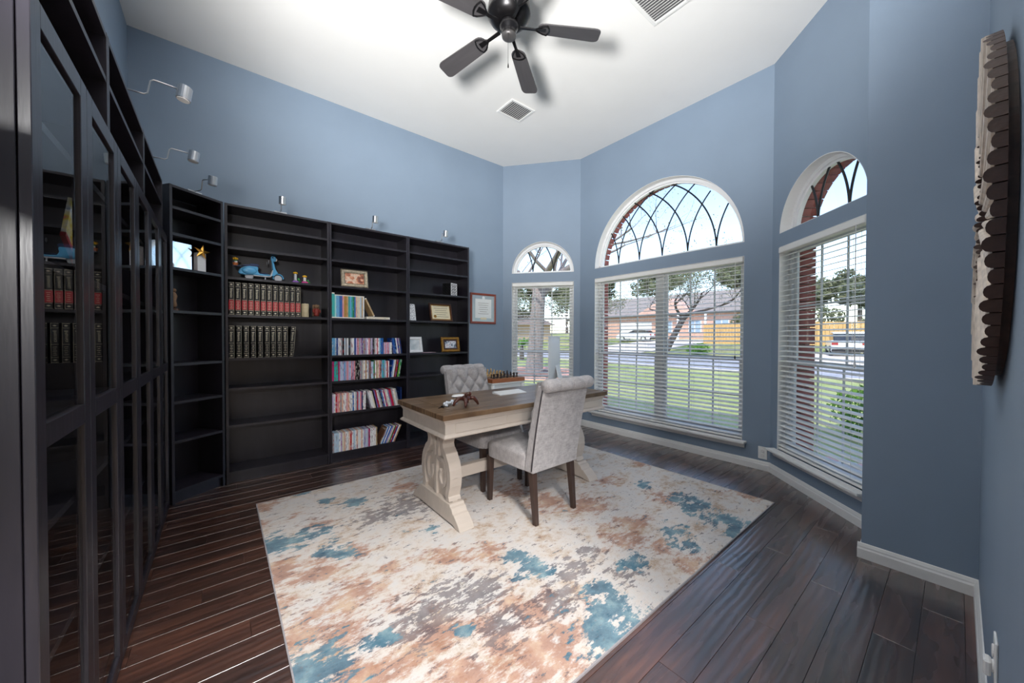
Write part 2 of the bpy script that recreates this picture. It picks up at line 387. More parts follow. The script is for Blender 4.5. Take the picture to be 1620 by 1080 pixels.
ZL0, ZL1, ZA = 0.245, 2.05, 2.185
eL, scL, rzL = facet('left', C1, C2, 0.135, 1.039, ZL0, ZL1, ZA, 0.452, (0.12, 0.12))
eC, scC, rzC = facet('center', C2, C3, 0.2572, 2.0672, ZL0, ZL1, ZA, 0.905, (0.12, 0.12))
eR, scR, rzR = facet('right', C3, C4, 0.10, 1.005, ZL0, 2.065, ZA, 0.4525, (0.12, 0.3))
window(eL, C1, rzL, 0.135, 1.039, ZL0, ZL1, ZA, 0.452, 1, (-0.34, 0.34), 1.7, True)
window(eC, C2, rzC, 0.2572, 2.0672, ZL0, ZL1, ZA, 0.905, 2, (-0.667, -0.333, 0, 0.333, 0.667), 1.08, True)
window(eR, C3, rzR, 0.10, 1.005, ZL0, 2.065, ZA, 0.4525, 1, (-0.34, 0.34), 1.7, True)
blind(C1, rzL, 0.139, 1.035, ZL0, ZL1 - 0.003, 'white slat blind on the narrow window behind the chess table', 0.20, -1)
blind(C2, rzC, 0.2612, 2.0632, ZL0, ZL1 - 0.003, 'wide white slat blind on the large double window behind the desk', 0.22, 2)
blind(C3, rzR, 0.104, 1.001, ZL0, 2.065 - 0.003, 'white slat blind on the narrow window beside the blue pier', 0.20, 1)

# ------------------------------------------------------------------ baseboards
BBP = [(0, 0), (-0.015, 0), (-0.015, 0.052), (-0.011, 0.060), (-0.010, 0.068), (-0.004, 0.082), (0, 0.085)]
def baseboard(side, A, B, e0=0.0, e1=0.0):
    d = (B - A); L = d.length
    o = MB().prism(BBP, -e0, L + e1, lambda u, v, w_: (w_, u, v)).build('baseboard_' + side, M_TRIM); o.location = A; o.rotation_euler = (0, 0, math.atan2(d.y, d.x)); tag(o, kind='structure')
baseboard('back', Vector((2.43, YA, 0)), C1, 0, 0)
baseboard('bay_left', C1, C2); baseboard('bay_center', C2, C3); baseboard('bay_right', C3, C4)
baseboard('return', C4, P1, 0, 0.0); baseboard('pier', P1, P2, 0.0155, 0)
baseboard('right', P2, Vector((DOOR_X, YR, 0)))

# ------------------------------------------------------------------ rug
def rug_mat():
    m, nt, out = newmat('abstract_rug')
    b = N(nt, 'ShaderNodeBsdfPrincipled'); b.inputs['Roughness'].default_value = 0.95; b.inputs['Specular IOR Level'].default_value = 0.15
    tc = N(nt, 'ShaderNodeTexCoord'); at = N(nt, 'ShaderNodeVertexColor'); at.layer_name = 'dye'
    sp = N(nt, 'ShaderNodeSeparateColor'); nt.links.new(at.outputs[0], sp.inputs[0])
    def noise(scale, detail, stretch=(1, 1, 1), rough=0.6):
        mp = N(nt, 'ShaderNodeMapping'); mp.inputs['Scale'].default_value = stretch; nt.links.new(tc.outputs['Object'], mp.inputs[0])
        n = N(nt, 'ShaderNodeTexNoise'); n.inputs['Scale'].default_value = scale; n.inputs['Detail'].default_value = detail; n.inputs['Roughness'].default_value = rough
        nt.links.new(mp.outputs[0], n.inputs['Vector']); return n.outputs[0]
    base = ramp(nt, noise(3.4, 12, (1, 1.4, 1), 0.82), [(0.30, lin((150, 118, 98))), (0.40, lin((182, 162, 144))), (0.48, lin((206, 198, 192))), (0.58, lin((204, 201, 200))), (0.66, lin((172, 160, 148))), (0.76, lin((146, 150, 158)))])
    c = base.outputs[0]
    rag = noise(7, 8, (0.8, 1.25, 1), 0.66)
    rag2 = noise(34, 6, (0.4, 1.0, 1), 0.75)
    def layer(c, mask, stops, soft=0.10, ragn=None, k=1.0):
        # dye mask broken up by coarse and fine noise, then thresholded
        def lift(sock, k_):
            q = N(nt, 'ShaderNodeMath', operation='MULTIPLY_ADD'); nt.links.new(sock, q.inputs[0]); q.inputs[1].default_value = k_; q.inputs[2].default_value = -0.5 * k_; return q.outputs[0]
        def plus(a_, b_):
            q = N(nt, 'ShaderNodeMath', operation='ADD'); nt.links.new(a_, q.inputs[0]); nt.links.new(b_, q.inputs[1]); return q.outputs[0]
        s = plus(plus(mask, lift(ragn or rag, 2.3)), lift(rag2, 1.9))
        r = ramp(nt, s, [(0.0, (0, 0, 0)), (0.40, (0, 0, 0)), (0.40 + soft, (k, k, k))])
        tone = ramp(nt, noise(9, 5), stops)
        return mix(nt, r.outputs[0], c, tone.outputs[0])
    c = layer(c, sp.outputs[1], [(0.3, lin((142, 98, 80))), (0.5, lin((172, 128, 106))), (0.7, lin((196, 168, 142)))], 0.30, rag, 0.8)
    c = layer(c, sp.outputs[2], [(0.3, lin((70, 68, 80))), (0.7, lin((132, 124, 126)))], 0.14, rag2, 0.75)
    c = layer(c, sp.outputs[0], [(0.3, lin((44, 88, 112))), (0.5, lin((74, 120, 140))), (0.7, lin((126, 160, 170)))], 0.14, rag, 0.85)
    # fine dark and rusty flecks
    fl_ = ramp(nt, noise(70, 6, (0.45, 1, 1), 0.8), [(0.57, (0, 0, 0)), (0.66, (0.7, 0.7, 0.7))])
    big = ramp(nt, noise(2.4, 3), [(0.42, (0, 0, 0)), (0.6, (1, 1, 1))])
    fm = mix(nt, 1.0, fl_.outputs[0], big.outputs[0], 'MULTIPLY')
    fc = ramp(nt, noise(5, 3), [(0.4, lin((86, 70, 66))), (0.6, lin((150, 110, 92)))])
    c = mix(nt, fm, c, fc.outputs[0])
    nt.links.new(c, b.inputs['Base Color'])
    bp = N(nt, 'ShaderNodeBump'); bp.inputs['Strength'].default_value = 0.6; bp.inputs['Distance'].default_value = 0.004
    nt.links.new(noise(160, 3), bp.inputs['Height']); nt.links.new(bp.outputs[0], b.inputs['Normal'])
    nt.links.new(b.outputs[0], out.inputs[0]); return m
RX0, RX1, RY0, RY1 = 0.200, 3.240, 0.862, 3.258; RTH = 0.009
rug = tag(empty('area_rug', ((RX0 + RX1) / 2, (RY0 + RY1) / 2, 0)), 'large cream area rug with abstract rust and teal blotches under the desk', 'rug')
nx, ny = 152, 120; LX, LY = RX1 - RX0, RY1 - RY0
g = MB().grid(lambda u, v: (-LX / 2 + u * LX, -LY / 2 + v * LY, RTH), nx, ny)
po = g.build('pile', rug_mat(), rug, fix=False)
BLUE = [(440, 862, .10), (475, 850, .12), (520, 868, .07), (548, 878, .05), (560, 793, .07), (490, 1062, .13), (520, 1055, .09), (580, 1022, .05), (612, 1012, .05), (815, 880, .06), (845, 897, .08),
        (945, 935, .08), (955, 965, .12), (965, 1010, .11), (1100, 800, .12), (1075, 790, .08), (1150, 826, .12), (1160, 835, .08), (1062, 838, .08), (1085, 860, .07), (1000, 888, .08), (640, 840, .02),
        (680, 838, .04), (520, 790, .05), (1020, 765, .06), (735, 1000, .03), (530, 760, .06), (480, 780, .04)]
RUST = [(450, 900, .16), (500, 905, .14), (560, 872, .10), (470, 1010, .16), (500, 990, .12), (640, 1025, .16), (700, 1000, .14), (850, 1040, .22), (900, 1000, .14), (810, 775, .14), (870, 795, .16), (930, 800, .16),
        (980, 850, .14), (1000, 830, .12), (1030, 860, .1), (620, 960, .1), (930, 955, .12), (420, 800, .1), (470, 815, .06), (790, 1010, .14), (1130, 745, .2), (1180, 775, .16), (1010, 735, .1), (560, 1070, .18), (720, 1070, .16), (560, 940, .16), (620, 900, .10), (760, 880, .12), (500, 830, .10), (1060, 790, .14), (960, 760, .12), (830, 960, .14), (540, 1010, .14), (1090, 890, .10), (640, 770, .12), (410, 830, .06), (700, 880, .1), (450, 945, .08)]
GREY = [(700, 955, .12), (670, 975, .12), (640, 990, .08), (895, 915, .08), (910, 895, .06), (880, 950, .10), (790, 985, .10), (640, 800, .16), (600, 815, .12), (930, 870, .06), (760, 935, .10), (990, 905, .08)]
def spots(lst, z=RTH):
    o = []
    for px, py, r_ in lst:
        q = at_z(px, py, z); o.append((q.x - rug.location.x, q.y - rug.location.y, r_))
    return o
S3 = [spots(BLUE), spots(RUST), spots(GREY)]
ca = po.data.color_attributes.new('dye', 'FLOAT_COLOR', 'POINT')
buf = []
for v in po.data.vertices:
    x, y_ = v.co.x, v.co.y; ch = []
    for S in S3:
        a = 0.0
        for (sx, sy, sr) in S:
            d2 = ((x - sx) / 1.25) ** 2 + (y_ - sy) ** 2
            if d2 < (1.9 * sr) ** 2: a = max(a, 1 - math.sqrt(d2) / (1.9 * sr))
        ch.append(min(1.0, a * 0.85))
    buf += [ch[0], ch[1], ch[2], 1.0]
ca.data.foreach_set('color', buf)
m = MB(); t = 0.006
M_BIND = pm('rug_binding', (150, 146, 150), 0.9, var=0.1, nscale=90)
m.box(-LX / 2 - t, LX / 2 + t, -LY / 2 - t, -LY / 2, 0.0005, RTH); m.box(-LX / 2 - t, LX / 2 + t, LY / 2, LY / 2 + t, 0.0005, RTH)
m.box(-LX / 2 - t, -LX / 2, -LY / 2, LY / 2, 0.0005, RTH); m.box(LX / 2, LX / 2 + t, -LY / 2, LY / 2, 0.0005, RTH)
m.build('bound_edge', M_BIND, rug)
MB().box(-LX / 2, LX / 2, -LY / 2, LY / 2, 0.0005, RTH - 0.002).build('backing', M_BIND, rug)

# ------------------------------------------------------------------ bookcases
SHELF_Z = [0.475, 0.790, 1.045, 1.415, 1.735, 1.990, 2.185]
BH, BT, BD = 2.37, 0.02, 0.28
def bookcase(loc, rz, wd, label, group=None, shelves=SHELF_Z, doors=False, depth=BD):
    e = tag(empty('bookcase', loc, rz), label, 'bookcase', group)
    for x in (0.001, wd - BT): MB().box(x, x + BT - 0.001, 0, depth, 0, BH).build('side_panel', M_CASE, e, bevel=0.0012)
    MB().box(BT, wd - BT, depth - 0.006, depth, 0.08, BH - BT).build('back_panel', M_CASE, e)
    MB().box(BT, wd - BT, 0.001, depth - 0.006, BH - BT, BH - 0.001).build('top_panel', M_CASE, e, bevel=0.0012)
    MB().box(BT, wd - BT, 0.022, 0.036, 0, 0.078).build('plinth', M_CASE, e)
    me = MB().box(BT, wd - BT, 0.002, depth - 0.006, 0, BT).mesh('shelf', M_CASE)
    for z in [0.078] + shelves: link('shelf', me, e, (0, 0, z))
    if doors:
        st = 0.055; dw = wd / 2 - 0.002; z0, z1 = 0.012, 1.975; zm = 1.035
        for k in (0, 1):
            x0 = 0.001 + k * (wd / 2); x1 = x0 + dw
            m = MB(); y0, y1 = -0.021, -0.002
            m.box(x0, x0 + st, y0, y1, z0, z1); m.box(x1 - st, x1, y0, y1, z0, z1)
            for (a, b_) in ((z0, z0 + st), (zm - st / 2, zm + st / 2), (z1 - st, z1)): m.box(x0 + st, x1 - st, y0, y1, a, b_)
            d = m.build('door', M_CASEF, e, bevel=0.0015)
            for (a, b_) in ((z0 + st, zm - st / 2), (zm + st / 2, z1 - st)):
                MB().box(x0 + st, x1 - st, -0.0135, -0.0105, a, b_).build('glass_pane', M_DGLASS, d)
    return e
XB, YF = 0.0275, 3.864
bookcase((XB, YF, 0), 0, 0.8, 'black open bookcase holding the black encyclopedia rows and toy scooter')
bookcase((XB + 0.8, YF, 0), 0, 0.8, 'black open bookcase filled with colourful books and disc cases')
bookcase((XB + 1.6, YF, 0), 0, 0.8, 'black open bookcase with framed pictures, next to the wall certificate')
bookcase((-0.288, 3.632, 0), R(36), 0.383, 'narrow black corner bookcase set diagonally, holding a gold star', shelves=[0.45, 0.745, 1.03, 1.425, 1.745, 2.0, 2.195])
XF = -0.3205
bookcase((XF, 1.2, 0), R(90), 0.8, 'black glass-door bookcase farthest from the corner unit, leaning red book inside', doors=True, depth=0.256)
bookcase((XF, 2.0, 0), R(90), 0.8, 'black glass-door bookcase, the middle one of the row of three', doors=True, depth=0.256)
bookcase((XF, 2.8, 0), R(90), 0.8, 'black glass-door bookcase touching the narrow diagonal corner bookcase', doors=True, depth=0.256)

# ------------------------------------------------------------------ bookcase lamps
def lamp(loc, rz, label, reach, swing=0.0):
    e = tag(empty('bookcase_lamp', (loc[0], loc[1], BH), rz), label, 'lamp', None)
    MB().box(-0.05, 0.05, 0.015, 0.05, 0, 0.014).build('base', M_STEEL, e, bevel=0.002)
    sx = math.sin(swing); cx_ = -math.cos(swing)
    q = lambda d, z: (sx * d, 0.02 + cx_ * d, z)
    MB().tube([q(0, 0.012), q(reach * 0.36, 0.014), q(reach * 0.42, 0.022), q(reach * 0.47, 0.082), q(reach * 0.53, 0.092), q(reach, 0.086)], 0.0035, 8).build('arm', M_STEEL, e, smooth=True)
    c = q(reach + 0.018, 0.0)
    T = Matrix.Translation((c[0], c[1], 0.072)) @ Matrix.Rotation(R(8), 4, 'X')
    MB().lathe([(0.0265, -0.032), (0.0285, -0.03), (0.0285, 0.031), (0.026, 0.033)], 20, T).build('lamp_head', M_STEEL, e, smooth=False)
    MB().lathe([(0.0245, -0.0345), (0.0245, -0.0315)], 20, T).build('diffuser', M_WHITEPL, e)
    return e
lamp((XB + 0.40, YF, 0), 0, 'silver spot lamp on the bookcase with the toy scooter', 0.13)
lamp((XB + 1.20, YF, 0), 0, 'silver spot lamp on the bookcase full of disc cases', 0.13)
lamp((XB + 2.00, YF, 0), 0, 'silver spot lamp on the bookcase next to the wall certificate', 0.13)
lamp((-0.14, 3.74, 0), R(36), 'silver spot lamp on the narrow diagonal corner bookcase', 0.17)
lamp((XF, 3.2, 0), R(90), 'silver spot lamp on the glass-door bookcase beside the corner unit', 0.19)
lamp((XF, 2.4, 0), R(90), 'silver spot lamp on the middle glass-door bookcase', 0.19)

# ------------------------------------------------------------------ desk
M_CREAM = pm('weathered_cream_paint', (192, 181, 171), 0.5, var=0.06, nscale=12, stretch=(0.3, 2, 1), bump=0.1, bscale=50)
def desk_top_mat():
    m, nt, out = newmat('driftwood_top')
    b = N(nt, 'ShaderNodeBsdfPrincipled'); b.inputs['Roughness'].default_value = 0.32; b.inputs['Specular IOR Level'].default_value = 0.55
    tc = N(nt, 'ShaderNodeTexCoord'); oi = N(nt, 'ShaderNodeObjectInfo')
    sc = N(nt, 'ShaderNodeVectorMath', operation='SCALE'); sc.inputs['Scale'].default_value = 11.0
    cb = N(nt, 'ShaderNodeCombineXYZ')
    for k in range(3): nt.links.new(oi.outputs['Random'], cb.inputs[k])
    nt.links.new(cb.outputs[0], sc.inputs[0])
    ad = N(nt, 'ShaderNodeVectorMath', operation='ADD'); nt.links.new(tc.outputs['Object'], ad.inputs[0]); nt.links.new(sc.outputs[0], ad.inputs[1])
    mp = N(nt, 'ShaderNodeMapping'); mp.inputs['Scale'].default_value = (3, 34, 3); nt.links.new(ad.outputs[0], mp.inputs[0])
    n1 = N(nt, 'ShaderNodeTexNoise'); n1.inputs['Scale'].default_value = 1.2; n1.inputs['Detail'].default_value = 6; n1.inputs['Distortion'].default_value = 0.4; nt.links.new(mp.outputs[0], n1.inputs['Vector'])
    r = ramp(nt, n1.outputs[0], [(0.3, lin((70, 52, 38))), (0.5, lin((112, 88, 66))), (0.7, lin((142, 118, 92)))])
    nt.links.new(r.outputs[0], b.inputs['Base Color'])
    bp = N(nt, 'ShaderNodeBump'); bp.inputs['Strength'].default_value = 0.2; bp.inputs['Distance'].default_value = 0.002; nt.links.new(n1.outputs[0], bp.inputs['Height']); nt.links.new(bp.outputs[0], b.inputs['Normal'])
    nt.links.new(b.outputs[0], out.inputs[0]); return m
M_DTOP = desk_top_mat()
DX0, DX1, DY0, DY1, DZ = 1.05, 2.685, 1.965, 2.695, 0.77
dk = tag(empty('writing_desk', ((DX0 + DX1) / 2, (DY0 + DY1) / 2, RTH)), 'cream trestle desk with brown plank top and scroll-cut pedestals', 'desk')
hx, hy = (DX1 - DX0) / 2, (DY1 - DY0) / 2; z1 = DZ - RTH
bw = 0.10
for (a, b_, c_, d_) in ((-hx, hx, -hy, -hy + bw), (-hx, hx, hy - bw, hy)):
    MB().box(a, b_, c_, d_, z1 - 0.034, z1).build('border_board', M_DTOP, dk, bevel=0.003)
for (a, b_) in ((-hx, -hx + 0.12), (hx - 0.12, hx)):
    MB().box(a, b_, -hy + bw + 0.0008, hy - bw - 0.0008, z1 - 0.034, z1).build('border_board', M_DTOP, dk, bevel=0.002)
iw = (2 * hy - 2 * bw) / 4
me = MB().box(-hx + 0.1208, hx - 0.1208, 0.0006, iw - 0.0006, z1 - 0.03, z1).mesh('plank', M_DTOP)
for k in range(4): link('plank', me, dk, (0, -hy + bw + k * iw, 0))
za0 = z1 - 0.034
def ring(x, y_, prof):   # mitred moulding round the apron
    m = MB(); P = []
    for (o_, z) in prof:
        for sx, sy in ((-1, -1), (1, -1), (1, 1), (-1, 1)): P.append((sx * (x + o_), sy * (y_ + o_), z))
    fs = []
    for i in range(len(prof) - 1):
        for k in range(4): fs.append((i * 4 + k, i * 4 + (k + 1) % 4, (i + 1) * 4 + (k + 1) % 4, (i + 1) * 4 + k))
    n = len(prof); fs += [(3, 2, 1, 0), ((n - 1) * 4, (n - 1) * 4 + 1, (n - 1) * 4 + 2, (n - 1) * 4 + 3)]
    return m.add(P, fs)
ring(hx - 0.03, hy - 0.03, [(0, 0.615), (0, za0)]).build('apron', M_CREAM, dk)
ring(hx - 0.03, hy - 0.03, [(0.0, za0 - 0.032), (0.004, za0 - 0.03), (0.008, za0 - 0.018), (0.018, za0 - 0.006), (0.02, za0)]).build('cornice', M_CREAM, dk)
ring(hx - 0.03, hy - 0.03, [(0.0, 0.605), (0.012, 0.607), (0.016, 0.614), (0.012, 0.622), (0.004, 0.628), (0.0, 0.632)]).build('bead_moulding', M_CREAM, dk)
for (x0, x1) in ((-hx + 0.1, -0.31), (-0.30, 0.30), (0.31, hx - 0.1)):
    MB().box(x0, x1, -hy + 0.025, -hy + 0.033, 0.634, za0 - 0.034).build('drawer_front', M_CREAM, dk, bevel=0.002)
    MB().box(x0, x1, hy - 0.033, hy - 0.025, 0.634, za0 - 0.034).build('drawer_front', M_CREAM, dk, bevel=0.002)
PROF = [(0.150, 0.606), (0.140, 0.575), (0.118, 0.53), (0.112, 0.50), (0.125, 0.465), (0.165, 0.43), (0.172, 0.415), (0.195, 0.385), (0.212, 0.34), (0.218, 0.29), (0.212, 0.24), (0.198, 0.195), (0.19, 0.165), (0.20, 0.15), (0.205, 0.132)]
FOOT = [(0.225, 0.132), (0.235, 0.118), (0.25, 0.112), (0.262, 0.096), (0.268, 0.084), (0.285, 0.078), (0.305, 0.06), (0.335, 0.035), (0.362, 0.0), (0.30, 0.0), (0.27, 0.012)]
def ribbon(m, pts, wds, x0, x1):   # flat band along a path in the y-z plane, thick in x
    L_, R_ = [], []
    for i, (py, pz) in enumerate(pts):
        a = pts[max(i - 1, 0)]; b_ = pts[min(i + 1, len(pts) - 1)]; ty, tz = b_[0] - a[0], b_[1] - a[1]; l = math.hypot(ty, tz) or 1
        ny_, nz_ = -tz / l, ty / l; h_ = wds[i] / 2; L_.append((py + ny_ * h_, pz + nz_ * h_)); R_.append((py - ny_ * h_, pz - nz_ * h_))
    for i in range(len(pts) - 1):
        m.prism([L_[i], L_[i + 1], R_[i + 1], R_[i]], x0, x1, YZ)
for sx in (-1, 1):
    xc = sx * (hx - 0.175); th = 0.045
    pe = MB()
    poly = PROF + [(-a, b_) for a, b_ in PROF[::-1]]
    pe.prism(poly, xc - th * 0.45, xc + th * 0.45, YZ)
    pd = pe.build('pedestal', M_CREAM, dk, bevel=0.002)
    for sg in (-1, 1):     # outer band following the outline
        m = MB(); pts = [(sg * (a - 0.022), b_) for a, b_ in PROF]; ribbon(m, pts, [0.044] * len(pts), xc - th, xc + th)
        m.build('outer_band', M_CREAM, pd)
    for sg in (-1, 1):     # C scrolls
        m = MB()
        pts = []; wd_ = []
        for i in range(30):
            t_ = i / 29; a = R(105) - t_ * R(330); rr = 0.088 * (1 - 0.62 * t_)
            pts.append((sg * (0.088 + rr * math.cos(a) * 0.8), 0.285 + rr * math.sin(a) * 1.25)); wd_.append(0.030 - 0.006 * t_)
        ribbon(m, pts, wd_, xc - th * 0.92, xc + th * 0.92)
        pts = [(sg * y_, z) for y_, z in ((0.055, 0.60), (0.045, 0.54), (0.03, 0.49), (0.022, 0.44), (0.03, 0.395), (0.07, 0.385))]
        ribbon(m, pts, [0.034] * 6, xc - th * 0.92, xc + th * 0.92)
        m.build('scroll', M_CREAM, pd)
    MB().box(xc - th * 0.92, xc + th * 0.92, -0.016, 0.016, 0.132, 0.40).build('stem', M_CREAM, pd, bevel=0.002)
    poly = FOOT + [(-a, b_) for a, b_ in FOOT[::-1]]
    MB().prism(poly, xc - 0.056, xc + 0.056, YZ).build('foot', M_CREAM, pd, bevel=0.003)
MB().box(-hx + 0.175, hx - 0.175, -0.028, 0.028, 0.20, 0.285).build('stretcher', M_CREAM, dk, bevel=0.004)

# ------------------------------------------------------------------ dining-style chairs
def fabric(name, col):
    m, nt, out = newmat(name)
    b = N(nt, 'ShaderNodeBsdfPrincipled'); b.inputs['Roughness'].default_value = 0.9; b.inputs['Specular IOR Level'].default_value = 0.2; b.inputs['Sheen Weight'].default_value = 0.2
    tc = N(nt, 'ShaderNodeTexCoord'); a = []
    for st in ((1, 1, 0.12), (0.12, 1, 1), ):
        mp = N(nt, 'ShaderNodeMapping'); mp.inputs['Scale'].default_value = st; nt.links.new(tc.outputs['Object'], mp.inputs[0])
        n = N(nt, 'ShaderNodeTexNoise'); n.inputs['Scale'].default_value = 220; n.inputs['Detail'].default_value = 2; nt.links.new(mp.outputs[0], n.inputs['Vector']); a.append(n.outputs[0])
    big = N(nt, 'ShaderNodeTexNoise'); big.inputs['Scale'].default_value = 22; big.inputs['Detail'].default_value = 5; nt.links.new(tc.outputs['Object'], big.inputs['Vector'])
    s = N(nt, 'ShaderNodeMath', operation='ADD'); nt.links.new(a[0], s.inputs[0]); nt.links.new(a[1], s.inputs[1])
    s2 = N(nt, 'ShaderNodeMath', operation='ADD'); nt.links.new(s.outputs[0], s2.inputs[0]); nt.links.new(big.outputs[0], s2.inputs[1])
    dv = N(nt, 'ShaderNodeMath', operation='DIVIDE'); nt.links.new(s2.outputs[0], dv.inputs[0]); dv.inputs[1].default_value = 3.0
    c0 = lin(col); r = ramp(nt, dv.outputs[0], [(0.36, tuple(v * 0.68 for v in c0[:3])), (0.62, tuple(min(1, v * 1.2) for v in c0[:3]))])
    nt.links.new(r.outputs[0], b.inputs['Base Color'])
    bp = N(nt, 'ShaderNodeBump'); bp.inputs['Strength'].default_value = 0.3; bp.inputs['Distance'].default_value = 0.001; nt.links.new(s.outputs[0], bp.inputs['Height']); nt.links.new(bp.outputs[0], b.inputs['Normal'])
    nt.links.new(b.outputs[0], out.inputs[0]); return m
M_FAB = fabric('grey_linen', (172, 168, 169))
M_PIPE = pm('dark_nailhead_trim', (52, 50, 54), 0.4, var=0.2, nscale=120)
M_LEG = pm('espresso_wood', (62, 46, 40), 0.4, var=0.25, nscale=18, stretch=(1, 1, 0.15))
def chair(loc, rz, label):
    e = tag(empty('upholstered_chair', loc, rz), label, 'chair')
    # seat: softly domed box, front at +y
    def superbox(x0, x1, y0, y1, z0, z1_, dome, n=14, r=0.03):
        m = MB(); xc, yc = (x0 + x1) / 2, (y0 + y1) / 2; a, b_ = (x1 - x0) / 2, (y1 - y0) / 2
        def fn(u, v):
            ang = 2 * math.pi * u
            cx_, sy_ = math.cos(ang), math.sin(ang); k = 8.0
            q = (abs(cx_) ** k + abs(sy_) ** k) ** (-1 / k)
            ex, ey = cx_ * q, sy_ * q
            if v < 0.12: s_, z = v / 0.12 * 0.985, z0
            elif v < 0.55:
                t_ = (v - 0.12) / 0.43; s_ = 1.0; z = z0 + (z1_ - r - z0) * t_
            elif v < 0.75:
                t_ = (v - 0.55) / 0.20; s_ = 1 - (r / min(a, b_)) * (1 - math.cos(t_ * math.pi / 2)); z = z1_ - r + r * math.sin(t_ * math.pi / 2)
            else:
                t_ = (v - 0.75) / 0.25; s_ = (1 - r / min(a, b_)) * (1 - t_) + 1e-3; z = z1_ + dome * (1 - (1 - t_) ** 2)
            return (xc + a * ex * s_, yc + b_ * ey * s_, z)
        return m.grid(fn, 64, 32, closeu=True)
    superbox(-0.225, 0.225, -0.215, 0.262, 0.345, 0.462, 0.018).build('seat', M_FAB, e, smooth=True)
    # back: curved slab, tufted on its front, scrolling over at the top
    zb0, zb1 = 0.345, 0.915
    def yback(z):           # rear face line
        t_ = (z - zb0) / (zb1 - zb0); return -0.262 - 0.075 * t_ - 0.03 * t_ * t_
    W2 = 0.222
    def wz(z): return W2
    m = MB(); nu, nv = 60, 66; du, dv_ = 0.118, 0.150
    def front(u, v):
        x = -W2 + 2 * W2 * u; z = 0.43 + (0.945 - 0.43) * v
        th = 0.085 - 0.015 * v
        y_ = yback(z) + th
        ed = min(u, 1 - u) * 2 * W2
        edge = min(1.0, ed / 0.035); top = 1.0
        q = 0.0
        if z > 0.52:
            zz = z - 0.885
            a_ = x / du + zz / dv_; b__ = x / du - zz / dv_
            if zz < 0: q = (abs(math.sin(math.pi * a_)) * abs(math.sin(math.pi * b__))) ** 0.42
            else: q = abs(math.cos(math.pi * (x / du))) ** 0.0 * (abs(math.sin(math.pi * x / du)) ** 0.42)
            q *= min(1, (z - 0.52) / 0.08)
        bulge = 0.042 * q + 0.002
        y_ += bulge * edge - 0.012 * (1 - math.sqrt(max(0, 1 - (1 - edge) ** 2)))
        return (x, y_, z)
    m.grid(front, nu, nv)
    bp_ = m.build('tufted_front', M_FAB, e, smooth=True, fix=False)
    # buttons
    k = 0; mb = MB()
    for j in range(0, 5):
        for i in range(-4, 5):
            x = i * du / 2; z = 0.885 - j * dv_ / 2
            if (i + j) % 2 == 0 and abs(x) < W2 - 0.02 and z > 0.56:
                mb.ball((x, yback(z) + 0.080 - 0.015 * (z - .43) / .5 + 0.006, z), 0.009, 8, 5, (1, 0.6, 1))
    mb.build('buttons', M_FAB, bp_, smooth=True)
    # rear panel and sides
    m = MB(); n = 16; P = []
    for i in range(n + 1):
        z = zb0 + (0.93 - zb0) * i / n
        P.append((yback(z), z, yback(z) + 0.083 - 0.015 * max(0, (z - 0.43) / 0.515)))
    vs_ = []; fs = []
    for (yr, z, yf) in P: vs_ += [(-W2, yr, z), (W2, yr, z), (W2, yf, z), (-W2, yf, z)]
    for i in range(n):
        for k in range(4): fs.append((i * 4 + k, i * 4 + (k + 1) % 4, (i + 1) * 4 + (k + 1) % 4, (i + 1) * 4 + k))
    fs += [(3, 2, 1, 0), (n * 4, n * 4 + 1, n * 4 + 2, n * 4 + 3)]
    m.add(vs_, fs).build('back_rest', M_FAB, e, bevel=0.008, seg=2)
    # scroll roll with channels
    yr = yback(0.93) - 0.004; zr = 0.934
    def roll(u, v):
        x = -W2 - 0.012 + (2 * W2 + 0.024) * v; a = 2 * math.pi * u
        c = abs(math.sin(math.pi * (x / du))) ** 0.4; rr = 0.036 + 0.008 * c
        ex = min(v, 1 - v) * (2 * W2); 
        if ex < 0.03: rr *= math.sqrt(max(0.0, 1 - (1 - ex / 0.03) ** 2)) * 0.55 + 0.45
        if v in (0.0, 1.0): rr = 0.001
        return (x, yr + rr * math.cos(a) * 1.12, zr + rr * math.sin(a))
    MB().grid(roll, 24, 80, closeu=True).build('scroll_top', M_FAB, e, smooth=True)
    # dark trim line down both rear edges
    for sx in (-1, 1):
        MB().tube([(sx * (W2 + 0.002), yback(z) + 0.014, z) for z in [0.36 + 0.545 * i / 12 for i in range(13)]], 0.0045, 6).build('edge_trim', M_PIPE, e, smooth=True)
    for (x, y_, rear) in ((-0.195, 0.232, 0), (0.195, 0.232, 0), (-0.19, -0.225, 1), (0.19, -0.225, 1)):
        m = MB(); sg = 0.022; sl_ = 0.0155; dy = -0.035 if rear else 0.006
        p = [(x - sl_, y_ + dy - sl_, 0), (x + sl_, y_ + dy - sl_, 0), (x + sl_, y_ + dy + sl_, 0), (x - sl_, y_ + dy + sl_, 0),
             (x - sg, y_ - sg, 0.348), (x + sg, y_ - sg, 0.348), (x + sg, y_ + sg, 0.348), (x - sg, y_ + sg, 0.348)]
        m.add(p, [(0, 3, 2, 1), (4, 5, 6, 7), (0, 1, 5, 4), (1, 2, 6, 5), (2, 3, 7, 6), (3, 0, 4, 7)])
        m.build('leg', M_LEG, e, bevel=0.002)
    return e
chair((1.795, 2.005, RTH), R(1.5), 'grey upholstered chair showing its plain back with dark edge trim')
chair((1.825, 2.63, RTH), R(181), 'grey chair with button-tufted back on the bookcase side of the desk')

